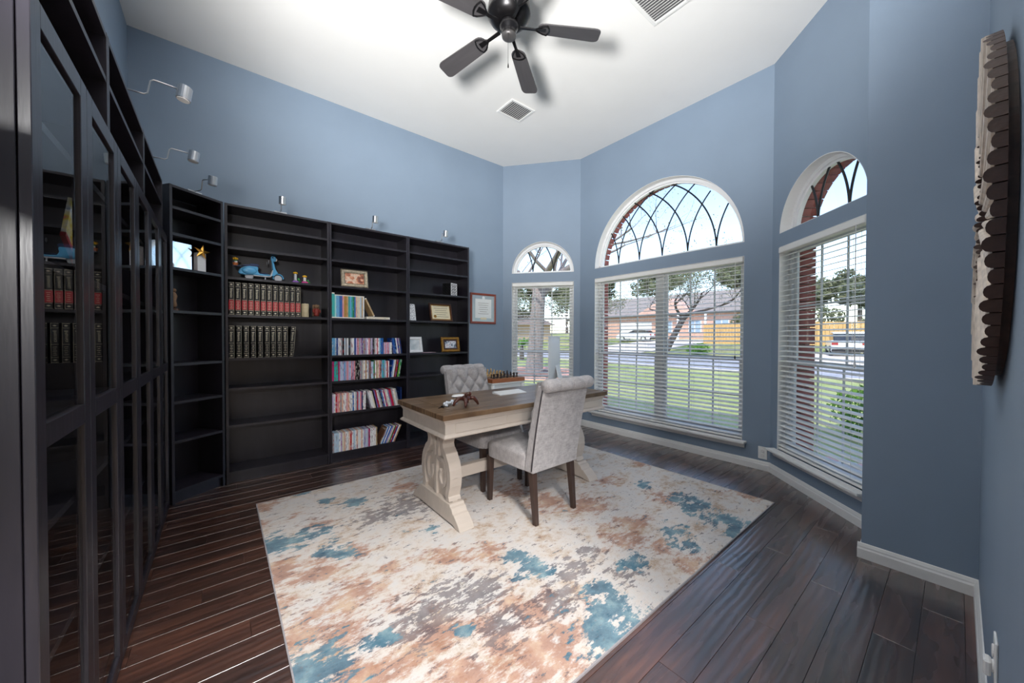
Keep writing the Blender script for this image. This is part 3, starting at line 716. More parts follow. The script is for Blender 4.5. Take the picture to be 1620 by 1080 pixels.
# ------------------------------------------------------------------ books and disc cases
def spine_mat(name, busy, rough=0.35, white_ends=False):
    m, nt, out = newmat(name)
    b = N(nt, 'ShaderNodeBsdfPrincipled'); b.inputs['Roughness'].default_value = rough
    oi = N(nt, 'ShaderNodeObjectInfo'); tc = N(nt, 'ShaderNodeTexCoord')
    cb = N(nt, 'ShaderNodeCombineXYZ'); sc = N(nt, 'ShaderNodeMath', operation='MULTIPLY'); sc.inputs[1].default_value = 91.0
    nt.links.new(oi.outputs['Random'], sc.inputs[0])
    for k in range(3): nt.links.new(sc.outputs[0], cb.inputs[k])
    mp = N(nt, 'ShaderNodeMapping'); mp.inputs['Scale'].default_value = (90, 2, 26); nt.links.new(tc.outputs['Object'], mp.inputs[0])
    ad = N(nt, 'ShaderNodeVectorMath', operation='ADD'); nt.links.new(mp.outputs[0], ad.inputs[0]); nt.links.new(cb.outputs[0], ad.inputs[1])
    no = N(nt, 'ShaderNodeTexNoise'); no.inputs['Scale'].default_value = 1.0; no.inputs['Detail'].default_value = 3; nt.links.new(ad.outputs[0], no.inputs['Vector'])
    ink = ramp(nt, no.outputs[0], [(0.0, (0, 0, 0)), (0.60 - 0.12 * busy, (0, 0, 0)), (0.66 - 0.12 * busy, (busy, busy, busy))])
    hue = ramp(nt, oi.outputs['Random'], [(0.0, lin((240, 240, 240))), (0.25, lin((20, 24, 40))), (0.5, lin((190, 50, 60))), (0.75, lin((60, 110, 170))), (1.0, lin((235, 220, 190)))])
    c = mix(nt, ink.outputs[0], oi.outputs['Color'], hue.outputs[0])
    if white_ends:
        sp = N(nt, 'ShaderNodeSeparateXYZ'); nt.links.new(tc.outputs['Generated'], sp.inputs[0])
        er = ramp(nt, sp.outputs[2], [(0.0, (1, 1, 1)), (0.045, (1, 1, 1)), (0.05, (0, 0, 0)), (0.955, (0, 0, 0)), (0.96, (1, 1, 1))])
        c = mix(nt, er.outputs[0], c, lin((236, 230, 220)))
    nt.links.new(c, b.inputs['Base Color']); nt.links.new(b.outputs[0], out.inputs[0]); return m
M_BOOK = spine_mat('printed_book', 0.35, 0.45, True)
M_DISC = spine_mat('printed_disc_case', 0.6, 0.22)
M_BBLK = pm('black_leatherette', (13, 13, 16), 0.45, var=0.15, nscale=40, bump=0.2, bscale=300)
M_BRED = pm('red_leatherette', (172, 36, 46), 0.45, var=0.1, nscale=40)
M_GILT = pm('gilt', (214, 204, 180), 0.35, metal=0.1, var=0.08, nscale=60)
M_PAGE = pm('page_edges', (222, 212, 190), 0.8, var=0.08, nscale=3, stretch=(200, 1, 1))
COLN = {'blue': (44, 104, 178), 'navy': (28, 50, 104), 'teal': (52, 176, 170), 'pale teal': (160, 218, 216), 'sky blue': (110, 176, 220), 'pink': (226, 150, 160), 'peach': (228, 184, 160), 'ochre': (190, 142, 66),
        'tan': (196, 166, 124), 'green': (46, 130, 84), 'cream': (228, 218, 198), 'white': (236, 236, 236), 'grey': (158, 160, 166), 'black': (24, 24, 28), 'purple': (110, 84, 150), 'lavender': (190, 176, 210),
        'red': (184, 44, 52), 'magenta': (186, 40, 104), 'yellow': (222, 190, 70), 'brown': (110, 76, 58), 'pale blue': (184, 208, 228), 'dark blue': (30, 70, 150), 'lime green': (110, 170, 60)}
_bm = {}
def book_mesh(wd, dp, h, mat):
    k = (round(wd, 4), round(dp, 3), round(h, 3), mat.name)
    if k not in _bm:
        m = MB(); c = 0.0012
        p = [(0, c, 0), (c, 0, 0), (wd - c, 0, 0), (wd, c, 0), (wd, dp, 0), (0, dp, 0)]
        m.prism([(x, y_) for x, y_, _ in p], 0, h, XY)
        _bm[k] = m.mesh('book', mat)
    return _bm[k]
def book(kind, x, z, wd, h, dp, col, label, group, lean=0.0, mat=None, y_=None, cat='book'):
    o = link(kind, book_mesh(wd, dp, h, mat or M_DISC), None, (x, (YF + 0.010) if y_ is None else y_, z), (0, lean, 0))
    cl = lin(COLN[col]); o.color = cl
    tag(o, label, cat, group); return o
TS = BT + 0.0003     # shelf thickness
def run(kind, seq, x0, x1, z, h, dp, where, mat=None, lean=0.0, jit=0.004, cat='disc case', yoff=0.0, hvar=0.0):
    wd = (x1 - x0) / len(seq)
    for i, cn in enumerate(seq):
        hh = h - (random.choice((0, 0, hvar)) if hvar else 0)
        article = 'book' if cat == 'book' else 'disc case'
        st = 'leaning' if abs(lean) > 0.02 else 'standing'
        book(kind, x0 + i * wd, z + (abs(math.sin(lean)) * wd if lean > 0 else 0) + 0.0004, wd * 0.94 * math.cos(lean), hh, dp, cn, '%s %s %s %s' % (cn, article, st, where), '%s %ss %s %s' % (cn, article, st, where), lean, mat, YF + 0.010 + yoff + random.uniform(0, jit), cat)
Z = {i: z + TS for i, z in enumerate([0.078] + SHELF_Z)}    # 0 bottom ... 7 top
# encyclopedias
tc_ = bpy.data.curves.new('lettering', 'FONT'); tc_.body = 'Britannica'; tc_.size = 0.025; tc_.extrude = 0.0; tc_.align_x = 'CENTER'; tc_.align_y = 'CENTER'
to = bpy.data.objects.new('lettering_source', tc_); COL.objects.link(to)
dg = bpy.context.evaluated_depsgraph_get(); LET = bpy.data.meshes.new_from_object(to.evaluated_get(dg)); LET.materials.clear(); LET.materials.append(M_GILT)
bpy.data.objects.remove(to)
EH, EW, ED = 0.277, 0.0385, 0.20
enc_body = MB()
cs = [(0.0, 0.006), (0.0015, 0.002), (0.008, 0.0), (EW - 0.008, 0.0), (EW - 0.0015, 0.002), (EW, 0.006), (EW, ED), (0, ED)]
ENC = enc_body.prism(cs, 0, EH, XY).mesh('book', M_BBLK)
REDB = MB().prism([(0.0, 0.006), (0.001, 0.0012), (0.008, -0.0006), (EW - 0.008, -0.0006), (EW - 0.001, 0.0012), (EW, 0.006)], 0.045, 0.125, XY).mesh('red_label', M_BRED)
m = MB()
for z in (0.004, 0.039, 0.128, 0.240, 0.272): m.box(0.002, EW - 0.002, -0.0012, 0.0, z, z + 0.002)
m.box(EW - 0.0024, EW - 0.0012, -0.0004, 0.003, 0.0, EH)  # hinge highlight painted in as a bright strip down the right edge
for z in (0.022, 0.257): m.prism([(EW / 2 - 0.010, z), (EW / 2, z - 0.006), (EW / 2 + 0.010, z), (EW / 2, z + 0.006)], -0.0012, 0.0, XZ)
BAND = m.mesh('gilt_and_hinge_glint', M_GILT)
m = MB()
for k in range(5): m.box(0.010 + 0.003 * (k % 2), EW - 0.010 - 0.003 * (k % 2), -0.0014, 0.0, 0.055 + k * 0.0135, 0.0580 + k * 0.0135)
LINES = m.mesh('volume_lettering', M_GILT)
def encyc(x, z, red, lean=0.0):
    where = 'with red band on the upper encyclopedia row' if red else 'without red band on the lower encyclopedia row'
    o = link('encyclopedia', ENC, None, (x, YF + 0.012 + random.uniform(0, 0.003), z + math.sin(lean) * EW), (0, lean, 0))
    tag(o, 'black gilt encyclopedia volume ' + where, 'book', 'black encyclopedia volumes ' + where)
    if red: link('red_label', REDB, o)
    link('gilt_and_hinge_glint', BAND, o); link('volume_lettering', LINES, o)
    l = link('title_lettering', LET, o, (EW / 2 - 0.001, -0.0009, 0.185), (R(90), R(90), 0)); l.scale = (0.80, 0.95, 1)
x = XB + BT + 0.004
for i in range(12): encyc(x, Z[4], True); x += 0.0447
x = XB + BT + 0.002
for i in range(10):
    encyc(x, Z[3], False, 0.0 if i < 9 else R(4)); x += 0.0502 - (0.004 if i > 4 else 0)
B2 = XB + 0.8
# paperbacks on the fourth shelf
seq = ['pale teal', 'sky blue', 'sky blue', 'blue', 'blue', 'pink', 'ochre', 'ochre', 'tan', 'teal', 'sky blue', 'teal', 'green', 'blue', 'peach', 'cream', 'cream', 'pale blue', 'tan', 'white']
wh = 'on the shelf below the silver photo frame'
book('book', B2 + 0.022, Z[4], 0.026, 0.250, 0.17, 'teal', 'tall teal book at the start of the row below the silver photo frame', None, 0, M_BOOK)
run('book', seq, B2 + 0.049, B2 + 0.332, Z[4], 0.232, 0.15, wh, M_BOOK, cat='book')
book('book', B2 + 0.425, Z[4] + 0.026, 0.016, 0.205, 0.15, 'tan', 'tan book leaning against the paperback row', None, R(-26), M_BOOK)
o = book('book', B2 + 0.598, Z[4], 0.024, 0.245, 0.16, 'cream', 'thin cream book lying flat at the end of the paperback row', None, R(-90), M_BOOK)
# blu-ray shelf
seq = ['sky blue', 'sky blue', 'pale blue', 'dark blue', 'white', 'white', 'grey', 'black', 'pale blue', 'grey', 'white', 'black', 'grey', 'white', 'white', 'dark blue', 'lavender', 'pink', 'grey', 'lavender', 'purple', 'grey', 'grey', 'lavender', 'white', 'pink', 'grey', 'lavender', 'black', 'grey', 'white', 'pink', 'white', 'sky blue', 'blue', 'blue']
run('disc_case', seq, B2 + 0.022, B2 + 0.528, Z[3], 0.170, 0.14, 'on the shelf of blue-topped cases', M_DISC)
m = MB()
run('disc_case', ['lavender', 'pink', 'lavender', 'pink', 'lavender', 'white', 'white'], B2 + 0.533, B2 + 0.622, Z[3], 0.125, 0.13, 'in the short group beside the blue-topped cases', M_DISC)
run('disc_case', ['dark blue', 'blue', 'navy', 'white', 'dark blue', 'grey', 'navy'], B2 + 0.640, B2 + 0.738, Z[3], 0.172, 0.14, 'at the end of the blue-topped cases', M_DISC, lean=R(-8))
# box-set shelf
book('book', B2 + 0.022, Z[2], 0.018, 0.195, 0.15, 'magenta', 'magenta book standing next to the teal box set', None, 0, M_DISC)
book('book', B2 + 0.041, Z[2], 0.036, 0.195, 0.15, 'teal', 'teal and white box set beside the magenta book', None, 0, M_DISC)
run('disc_case', ['magenta', 'lavender', 'pale blue', 'lavender', 'sky blue', 'lavender', 'pink', 'lavender', 'pale blue', 'pink', 'lavender', 'pink'], B2 + 0.079, B2 + 0.240, Z[2], 0.192, 0.14, 'in the uniform orange-topped set', M_DISC)
book('disc_case', B2 + 0.243, Z[2], 0.040, 0.198, 0.14, 'black', 'thick black box set with white lettering beside the uniform set', None, 0, M_DISC, cat='disc case')
run('disc_case', ['grey', 'grey', 'cream', 'white', 'tan', 'white', 'grey', 'brown'], B2 + 0.286, B2 + 0.395, Z[2], 0.194, 0.14, 'beside the thick black box set', M_DISC)
run('disc_case', ['pale blue', 'pale blue', 'green', 'white', 'tan', 'cream', 'pink', 'brown', 'sky blue', 'teal', 'sky blue', 'white', 'red', 'white'], B2 + 0.397, B2 + 0.592, Z[2], 0.190, 0.14, 'in the mixed run of the orange-topped shelf', M_DISC, hvar=0.012)
run('disc_case', ['dark blue', 'pale blue', 'white', 'brown', 'red', 'black', 'lime green', 'green'], B2 + 0.600, B2 + 0.705, Z[2], 0.190, 0.14, 'at the far end of the orange-topped shelf', M_DISC, lean=R(9))
# dvd shelves
pal = ['white', 'grey', 'white', 'pink', 'lavender', 'black', 'white', 'pale blue', 'red', 'purple', 'navy', 'cream', 'white', 'blue', 'grey', 'peach', 'magenta', 'white']
def pick(n, s): rr = random.Random(s); return [rr.choice(pal) for _ in range(n)]
run('disc_case', pick(22, 1), B2 + 0.024, B2 + 0.344, Z[1], 0.190, 0.135, 'in the upright half of the second shelf up', M_DISC, hvar=0.006)
run('disc_case', pick(22, 2), B2 + 0.392, B2 + 0.706, Z[1], 0.190, 0.135, 'towards the upright half on the second shelf up', M_DISC, lean=R(-13), hvar=0.006)
book('disc_case', B2 + 0.735, Z[1], 0.014, 0.190, 0.135, 'navy', 'single navy disc case set back by the panel on the second shelf', None, 0, M_DISC, YF + 0.06, 'disc case')
run('disc_case', ['grey', 'pale blue', 'pale blue'] + pick(24, 3) + ['white', 'tan'], B2 + 0.024, B2 + 0.462, Z[0], 0.190, 0.135, 'in the upright half of the lowest shelf', M_DISC, hvar=0.006)
run('disc_case', ['brown', 'pale blue', 'blue', 'white', 'blue', 'lavender', 'cream', 'green', 'red', 'dark blue', 'white', 'tan'], B2 + 0.480, B2 + 0.652, Z[0], 0.190, 0.135, 'against the panel end of the lowest shelf', M_DISC, lean=R(24))

# ------------------------------------------------------------------ picture frames and small shelf objects
def flat_pic(name, fn):
    m, nt, out = newmat(name); b = N(nt, 'ShaderNodeBsdfPrincipled'); b.inputs['Roughness'].default_value = 0.25
    nt.links.new(fn(nt), b.inputs['Base Color']); nt.links.new(b.outputs[0], out.inputs[0]); return m
def blotch(stops, scale, seed):
    def f(nt):
        tc = N(nt, 'ShaderNodeTexCoord'); mp = N(nt, 'ShaderNodeMapping'); mp.inputs['Location'].default_value = (seed, seed * 2, seed * 3); nt.links.new(tc.outputs['Object'], mp.inputs[0])
        n = N(nt, 'ShaderNodeTexNoise'); n.inputs['Scale'].default_value = scale; n.inputs['Detail'].default_value = 3; nt.links.new(mp.outputs[0], n.inputs['Vector'])
        return ramp(nt, n.outputs[0], stops).outputs[0]
    return f
M_PH1 = flat_pic('warm_photo', blotch([(0.35, lin((120, 60, 44))), (0.48, lin((210, 130, 90))), (0.6, lin((240, 214, 190))), (0.7, lin((150, 90, 70)))], 22, 1.3))
M_PH2 = flat_pic('cool_photo', blotch([(0.35, lin((30, 36, 48))), (0.46, lin((150, 160, 176))), (0.56, lin((226, 228, 232))), (0.66, lin((150, 60, 56)))], 26, 4.1))
M_PH3 = flat_pic('pale_print', blotch([(0.3, lin((176, 186, 192))), (0.55, lin((222, 226, 228))), (0.8, lin((200, 206, 210)))], 9, 2.2))
M_LACE = flat_pic('white_lace_print', blotch([(0.44, lin((150, 152, 160))), (0.5, lin((230, 230, 232))), (0.7, lin((240, 240, 240)))], 90, 3.3))
M_PAPER = pm('ivory_paper', (232, 220, 188), 0.6, var=0.03, nscale=20)
M_PAPERW = pm('white_paper', (238, 240, 238), 0.6, var=0.02, nscale=20)
M_INK = pm('grey_ink', (120, 110, 96), 0.7, var=0.1)
M_SILV = pm('antique_silver', (170, 158, 138), 0.35, metal=0.6, var=0.35, nscale=60, bump=0.8, bscale=120, bdist=0.004)
M_GOLDF = pm('antique_gold', (156, 112, 44), 0.35, metal=0.5, var=0.3, nscale=50, bump=0.3, bscale=80)
M_WHF = pm('white_frame', (232, 232, 234), 0.4, var=0.02)
M_WALNUT = pm('walnut_frame', (72, 42, 28), 0.35, var=0.25, nscale=20, stretch=(0.3, 1, 1))
M_CHERRY = pm('cherry_frame', (138, 62, 44), 0.35, var=0.15, nscale=20)
M_SILVMAT = pm('silver_mat_board', (176, 182, 186), 0.3, metal=0.7, var=0.05)
def frame(name, loc, rz, wd, h, fw, mats, label, lean=R(-10), th=0.018, cat='picture frame', mat_w=0.0, matm=None):
    """frame standing on its lower edge; local x along, front -y"""
    e = tag(empty(name, loc, rz), label, cat); e.rotation_euler = (lean, 0, rz)
    prof = [(0, 0.0), (fw * 0.25, -0.006), (fw * 0.75, -0.004), (fw, 0.002)]
    m = MB()
    def corner(o_, y_): return [(-wd / 2 + o_, y_, o_), (wd / 2 - o_, y_, o_), (wd / 2 - o_, y_, h - o_), (-wd / 2 + o_, y_, h - o_)]
    P = []; 
    for (o_, y_) in [(0, th)] + prof + [(fw, th)]: P += corner(o_, y_)
    fs = []; n = len(prof) + 2
    for i in range(n):
        j = (i + 1) % n
        for k in range(4): fs.append((i * 4 + k, i * 4 + (k + 1) % 4, j * 4 + (k + 1) % 4, j * 4 + k))
    m.add(P, fs).build('frame_moulding', mats[0], e)
    MB().box(-wd / 2 + fw * 0.9, wd / 2 - fw * 0.9, 0.007, 0.012, fw * 0.9, h - fw * 0.9).build('mat_board' if matm else 'picture', matm or mats[1], e)
    q = fw + mat_w
    if matm: MB().box(-wd / 2 + q, wd / 2 - q, 0.005, 0.0068, q, h - q).build('picture', mats[1], e)
    MB().box(-wd / 2 + fw * 0.8, wd / 2 - fw * 0.8, 0.012, th, fw * 0.8, h - fw * 0.8).build('backing_board', M_BLACKPL, e)
    return e
frame('photo_frame', (B2 + 0.252, YF + 0.05, Z[5] + 0.004), R(-4), 0.262, 0.19, 0.04, (M_SILV, M_PH1), 'ornate silver photo frame on the shelf above the paperbacks', R(-12))
B3 = XB + 1.6
def text_lines(e, wd, z0, z1_, n, y_=0.0035, widths=(0.9, 0.6, 0.8, 0.7, 0.85)):
    m = MB()
    for i in range(n):
        z = z0 + (z1_ - z0) * i / max(1, n - 1); ww = wd * widths[i % len(widths)] / 2
        m.box(-ww, ww, y_, y_ + 0.0012, z, z + 0.004)
    m.build('lettering', M_INK, e)
e = frame('certificate_frame', (B3 + 0.455, YF + 0.06, Z[4] + 0.004), R(2), 0.30, 0.222, 0.017, (M_WALNUT, M_PAPER), 'dark framed ivory certificate with gold seal on the bookcase shelf', R(-13), cat='certificate', mat_w=0.012, matm=M_GOLDF)
text_lines(e, 0.22, 0.055, 0.185, 6)
MB().lathe([(0.017, 0), (0.019, 0.0012), (0.012, 0.0016)], 16, Matrix.Translation((-0.085, 0.0036, 0.06)) @ Matrix.Rotation(R(90), 4, 'X')).build('seal', M_GOLDF, e)
frame('photo_frame', (B3 + 0.118, YF + 0.06, Z[3] + 0.004), R(4), 0.185, 0.185, 0.032, (M_WHF, M_PH3), 'wide white frame with pale print on the bookcase shelf', R(-12))
frame('photo_frame', (B3 + 0.575, YF + 0.05, Z[3] + 0.004), R(-3), 0.245, 0.182, 0.030, (M_GOLDF, M_PH2), 'antique gold frame with small snapshot on the bookcase shelf', R(-12), mat_w=0.018, matm=M_WALNUT)
o = MB().box(-0.045, 0.045, 0, 0.008, 0, 0.19).build('patterned_card', M_LACE); o.location = (B3 + 0.076, YF + 0.05, Z[4] + 0.004); o.rotation_euler = (R(-10), 0, R(8)); tag(o, 'white lace-patterned card propped beside the ivory certificate', 'card')
o = MB().box(-0.07, 0.07, -0.05, 0.05, 0, 0.003).build('greeting_card', pm('pink_card', (206, 176, 190), 0.5, var=0.1, nscale=30)); o.location = (B3 + 0.275, YF + 0.06, Z[3] + 0.0005); o.rotation_euler = (0, 0, R(12)); tag(o, 'pale pink card lying flat between white and gold frames', 'card')
# lattice cube lantern
e = tag(empty('lattice_lantern', (B3 + 0.585, YF + 0.105, Z[5] + 0.002), R(24)), 'black cube lantern with white filigree face on the bookcase', 'lantern')
s = 0.062
M_FILB = pm('black_metal', (22, 22, 24), 0.4, var=0.1); M_FILW = pm('white_enamel', (226, 226, 230), 0.4, var=0.02)
MB().box(-s + 0.004, s - 0.004, -s + 0.004, s - 0.004, 0.002, 2.4 * s).build('body', M_FILB, e)
for k in range(4):
    mt = M_FILW if k == 0 else M_FILB; Rk = Matrix.Rotation(R(90 * k), 4, 'Z'); hh = 2.42 * s
    m = MB(); t = 0.007
    for (a, b_, c_, d_) in ((-s, s, 0, t), (-s, s, hh - t, hh), (-s, -s + t, t, hh - t), (s - t, s, t, hh - t)): m.box(a, b_, -s - 0.001, -s + 0.004, c_, d_, M=Rk)
    for i in range(3):
        for j in range(4):
            cx_ = -s + (i + 0.5) * 2 * s / 3; cz = 0.006 + (j + 0.5) * (hh - 0.012) / 4; rr = 0.0125 + 0.002 * ((i + j) % 2)
            pts = [Rk @ Vector((cx_ + rr * math.cos(a), -s, cz + rr * math.sin(a))) for a in [2 * math.pi * q / 10 for q in range(11)]]
            m.tube(pts, 0.0035, 5)
    m.build('lattice_face', mt, e)
# wall certificate
wc = frame('certificate_frame', (2.907, YA - 0.020, 1.437), 0, 0.436, 0.43, 0.03, (M_CHERRY, M_PAPERW), 'square cherry-framed certificate hanging on the blue wall', 0, cat='certificate', mat_w=0.05, matm=M_SILVMAT)
MB().lathe([(0.022, 0), (0.024, 0.002), (0.016, 0.003)], 18, Matrix.Translation((0, 0.0045, 0.366)) @ Matrix.Rotation(R(90), 4, 'X')).build('emblem', M_PAPERW, wc)
text_lines(wc, 0.2, 0.14, 0.29, 6)
MB().box(-0.05, 0.05, 0.002, 0.0048, 0.088 - 0.03, 0.088).build('name_plate', M_PAPER, wc)
# candle and carved figure
o = MB().lathe([(0.001, 0), (0.030, 0), (0.031, 0.004), (0.0315, 0.12), (0.029, 0.128), (0.018, 0.126), (0.004, 0.124), (0.0015, 0.134)], 24).build('pillar_candle', pm('candle_wax', (196, 180, 146), 0.5, var=0.08, nscale=12, stretch=(1, 1, 3)), smooth=True)
o.location = (XB + 0.598, YF + 0.055, Z[4]); tag(o, 'beige pillar candle beside the upper encyclopedia row', 'candle')
e = tag(empty('carved_figure', (XB + 0.694, YF + 0.055, Z[4])), 'small brown and red carved figure next to the pillar candle', 'figurine')
M_FB = pm('carved_brown', (120, 92, 68), 0.6, var=0.25, nscale=60); M_FR = pm('carved_red', (130, 44, 36), 0.6, var=0.2, nscale=60)
MB().box(-0.040, 0.040, -0.028, 0.028, 0, 0.012).build('stand', M_FILB, e, bevel=0.002)
MB().lathe([(0.001, 0.0122), (0.02, 0.0122), (0.024, 0.03), (0.022, 0.05), (0.026, 0.066), (0.02, 0.084), (0.012, 0.09)], 14).build('torso', M_FR, e, smooth=True)
MB().ball((0, 0, 0.105), 0.02, 12, 8, (1, 1, 1.1)).build('head', M_FB, e, smooth=True)
m = MB()
for sx in (-1, 1): m.tube([(sx * 0.02, 0, 0.078), (sx * 0.032, -0.008, 0.062), (sx * 0.024, -0.02, 0.046)], [0.008, 0.007, 0.006], 8)
m.build('arms', M_FR, e, smooth=True)
MB().box(-0.03, 0.03, 0.012, 0.026, 0.012, 0.125).build('back_plate', M_FB, e, bevel=0.006)

# toy scooter
sc_ = tag(empty('toy_scooter', (XB + 0.085, YF + 0.095, Z[5]), R(2)), 'light blue toy motor scooter on the bookcase shelf', 'toy'); sc_.scale = (0.95, 0.9, 0.91)
M_SB = pm('light_blue_plastic', (92, 168, 214), 0.22, var=0.03); M_SD = pm('dark_blue_plastic', (26, 48, 92), 0.35, var=0.08); M_SG = pm('light_grey_plastic', (196, 198, 204), 0.3, var=0.04)
M_YEL = pm('yellow_plastic', (240, 184, 40), 0.35, var=0.06); M_ORG = pm('orange_brown_plastic', (196, 110, 60), 0.4, var=0.08); M_GRN = pm('green_plastic', (60, 150, 70), 0.4, var=0.08)
M_PUR = pm('purple_plastic', (150, 96, 190), 0.4, var=0.1); M_PNK = pm('pink_plastic', (220, 70, 150), 0.4, var=0.08)
def wheel(px_, name):
    w_ = MB().lathe([(0.020, -0.009), (0.029, -0.009), (0.033, -0.005), (0.033, 0.005), (0.029, 0.009), (0.020, 0.009)], 24, Matrix.Translation((px_, 0, 0.0335)) @ Matrix.Rotation(R(90), 4, 'X')).build(name, M_SG, sc_, smooth=True)
    MB().lathe([(0.002, -0.0095), (0.018, -0.0075), (0.0185, 0.0075), (0.002, 0.0095)], 12, Matrix.Translation((px_, 0, 0.0335)) @ Matrix.Rotation(R(90), 4, 'X')).build('hub', M_STEEL, w_)
wheel(0.090, 'wheel'); wheel(0.318, 'wheel')
body = [(0.005, 0.062), (0.02, 0.045), (0.055, 0.042), (0.13, 0.048), (0.20, 0.046), (0.245, 0.05), (0.255, 0.066), (0.20, 0.062), (0.165, 0.066), (0.155, 0.09), (0.16, 0.122), (0.15, 0.13), (0.09, 0.13), (0.05, 0.12), (0.02, 0.095)]
MB().prism(body, -0.030, 0.030, XZ).build('body', M_SB, sc_, bevel=0.008, seg=2)
for sy in (-1, 1): MB().ball((0.088, sy * 0.030, 0.085), 0.05, 16, 10, (1.15, 0.34, 0.72)).build('side_cowl', M_SB, sc_, smooth=True)
sh = [(0.235, 0.05), (0.262, 0.068), (0.272, 0.11), (0.266, 0.17), (0.262, 0.205), (0.272, 0.207), (0.285, 0.17), (0.295, 0.12), (0.315, 0.085), (0.28, 0.05)]
MB().prism(sh, -0.036, 0.036, XZ).build('leg_shield', M_SB, sc_, bevel=0.006, seg=2)
MB().prism([(0.12, 0.036), (0.25, 0.036), (0.262, 0.05), (0.276, 0.11), (0.27, 0.11), (0.252, 0.054), (0.245, 0.045), (0.12, 0.045)], -0.038, 0.038, XZ).build('silver_trim', M_SG, sc_)
fd = [(0.318 + 0.046 * math.cos(R(a)), 0.036 + 0.046 * math.sin(R(a))) for a in range(-12, 200, 14)] + [(0.318 + 0.036 * math.cos(R(a)), 0.036 + 0.036 * math.sin(R(a))) for a in range(198, -13, -14)]
MB().prism(fd, -0.018, 0.018, XZ).build('front_fender', M_SB, sc_, bevel=0.003)
MB().prism([(0.262, 0.20), (0.258, 0.236), (0.264, 0.252), (0.295, 0.25), (0.304, 0.225), (0.296, 0.2)], -0.02, 0.02, XZ).build('headset', M_SB, sc_, bevel=0.005, seg=2)
MB().ball((0.303, 0, 0.222), 0.016, 12, 8, (0.6, 1, 1)).build('headlight', M_WHITEPL, sc_, smooth=True)
MB().tube([(0.268, -0.058, 0.232), (0.275, -0.02, 0.238), (0.275, 0.02, 0.238), (0.268, 0.058, 0.232)], 0.006, 8).build('handlebar', M_SD, sc_, smooth=True)
for sy in (-1, 1): MB().lathe([(0.001, 0), (0.017, 0.002), (0.018, 0.004), (0.001, 0.006)], 14, Matrix.Translation((0.238, sy * 0.058, 0.185)) @ Matrix.Rotation(R(-90), 4, 'Y')).build('mirror', M_SG, sc_)
MB().prism([(0.03, 0.125), (0.05, 0.138), (0.09, 0.145), (0.095, 0.156), (0.15, 0.158), (0.166, 0.146), (0.16, 0.13), (0.09, 0.128)], -0.024, 0.024, XZ).build('seat', M_SD, sc_, bevel=0.005, seg=2)
MB().box(0.165, 0.235, -0.03, 0.03, 0.066, 0.073).build('floor_mat', M_SD, sc_, bevel=0.002)
MB().box(0.208, 0.216, -0.03, -0.024, 0.0, 0.046).build('kick_stand', M_SG, sc_)
MB().box(-0.030, 0.030, -0.022, 0.022, 0.118, 0.124).build('rear_rack', M_SD, sc_)
bk = MB().lathe([(0.001, 0.1245), (0.017, 0.1245), (0.022, 0.15), (0.019, 0.15)], 12, Matrix.Translation((-0.012, 0, 0))).build('basket', M_ORG, sc_)
MB().lathe([(0.001, 0.15), (0.012, 0.15), (0.012, 0.166), (0.001, 0.166)], 10, Matrix.Translation((-0.008, 0, 0))).build('vase', M_WHITEPL, bk)
m = MB(); 
for k in range(7):
    a = k * 0.9; m.ball((-0.010 + 0.016 * math.cos(a) * (k > 0), 0.014 * math.sin(a) * (k > 0), 0.188 + 0.004 * (k % 2)), 0.0095, 8, 5)
m.build('flowers', M_YEL, bk, smooth=True)
MB().ball((-0.01, 0, 0.174), 0.014, 8, 5, (1, 1, 0.5)).build('leaves', M_GRN, bk, smooth=True)
# two little toy flower pots
def toyflower(x, hh, base, stem, label):
    e = tag(empty('toy_flower', (x, YF + 0.09, Z[5])), label, 'toy')
    MB().box(-0.027, 0.027, -0.02, 0.02, 0, 0.02).build('base', base, e, bevel=0.004)
    for q in (-0.013, 0.013): MB().lathe([(0.0001, 0.02), (0.007, 0.02), (0.007, 0.025), (0.0001, 0.026)], 10, Matrix.Translation((q, 0, 0))).build('stud', base, e)
    MB().lathe([(0.001, 0.0255), (0.013, 0.0255), (0.012, hh - 0.02), (0.006, hh - 0.014)], 10).build('stem', stem, e)
    m = MB()
    for k in range(6): m.ball((0.011 * math.cos(k * 1.047), 0.008 * math.sin(k * 1.047), hh - 0.008), 0.0095, 8, 5)
    m.ball((0, -0.008, hh - 0.006), 0.009, 8, 5)
    m.build('bloom', M_YEL, e, smooth=True)
    m = MB(); m.ball((0.026, -0.004, hh * 0.36), 0.011, 8, 5, (1, 0.6, 1.3)); m.ball((0.036, 0, hh * 0.2), 0.009, 8, 5, (1.4, 0.6, 0.7)); m.build('leaf', M_GRN, e, smooth=True)
toyflower(XB + 0.525, 0.105, M_PUR, M_SG, 'taller toy flower with purple base beside the blue scooter')
toyflower(XB + 0.602, 0.080, M_PNK, M_WHITEPL, 'shorter toy flower with pink base beside the blue scooter')

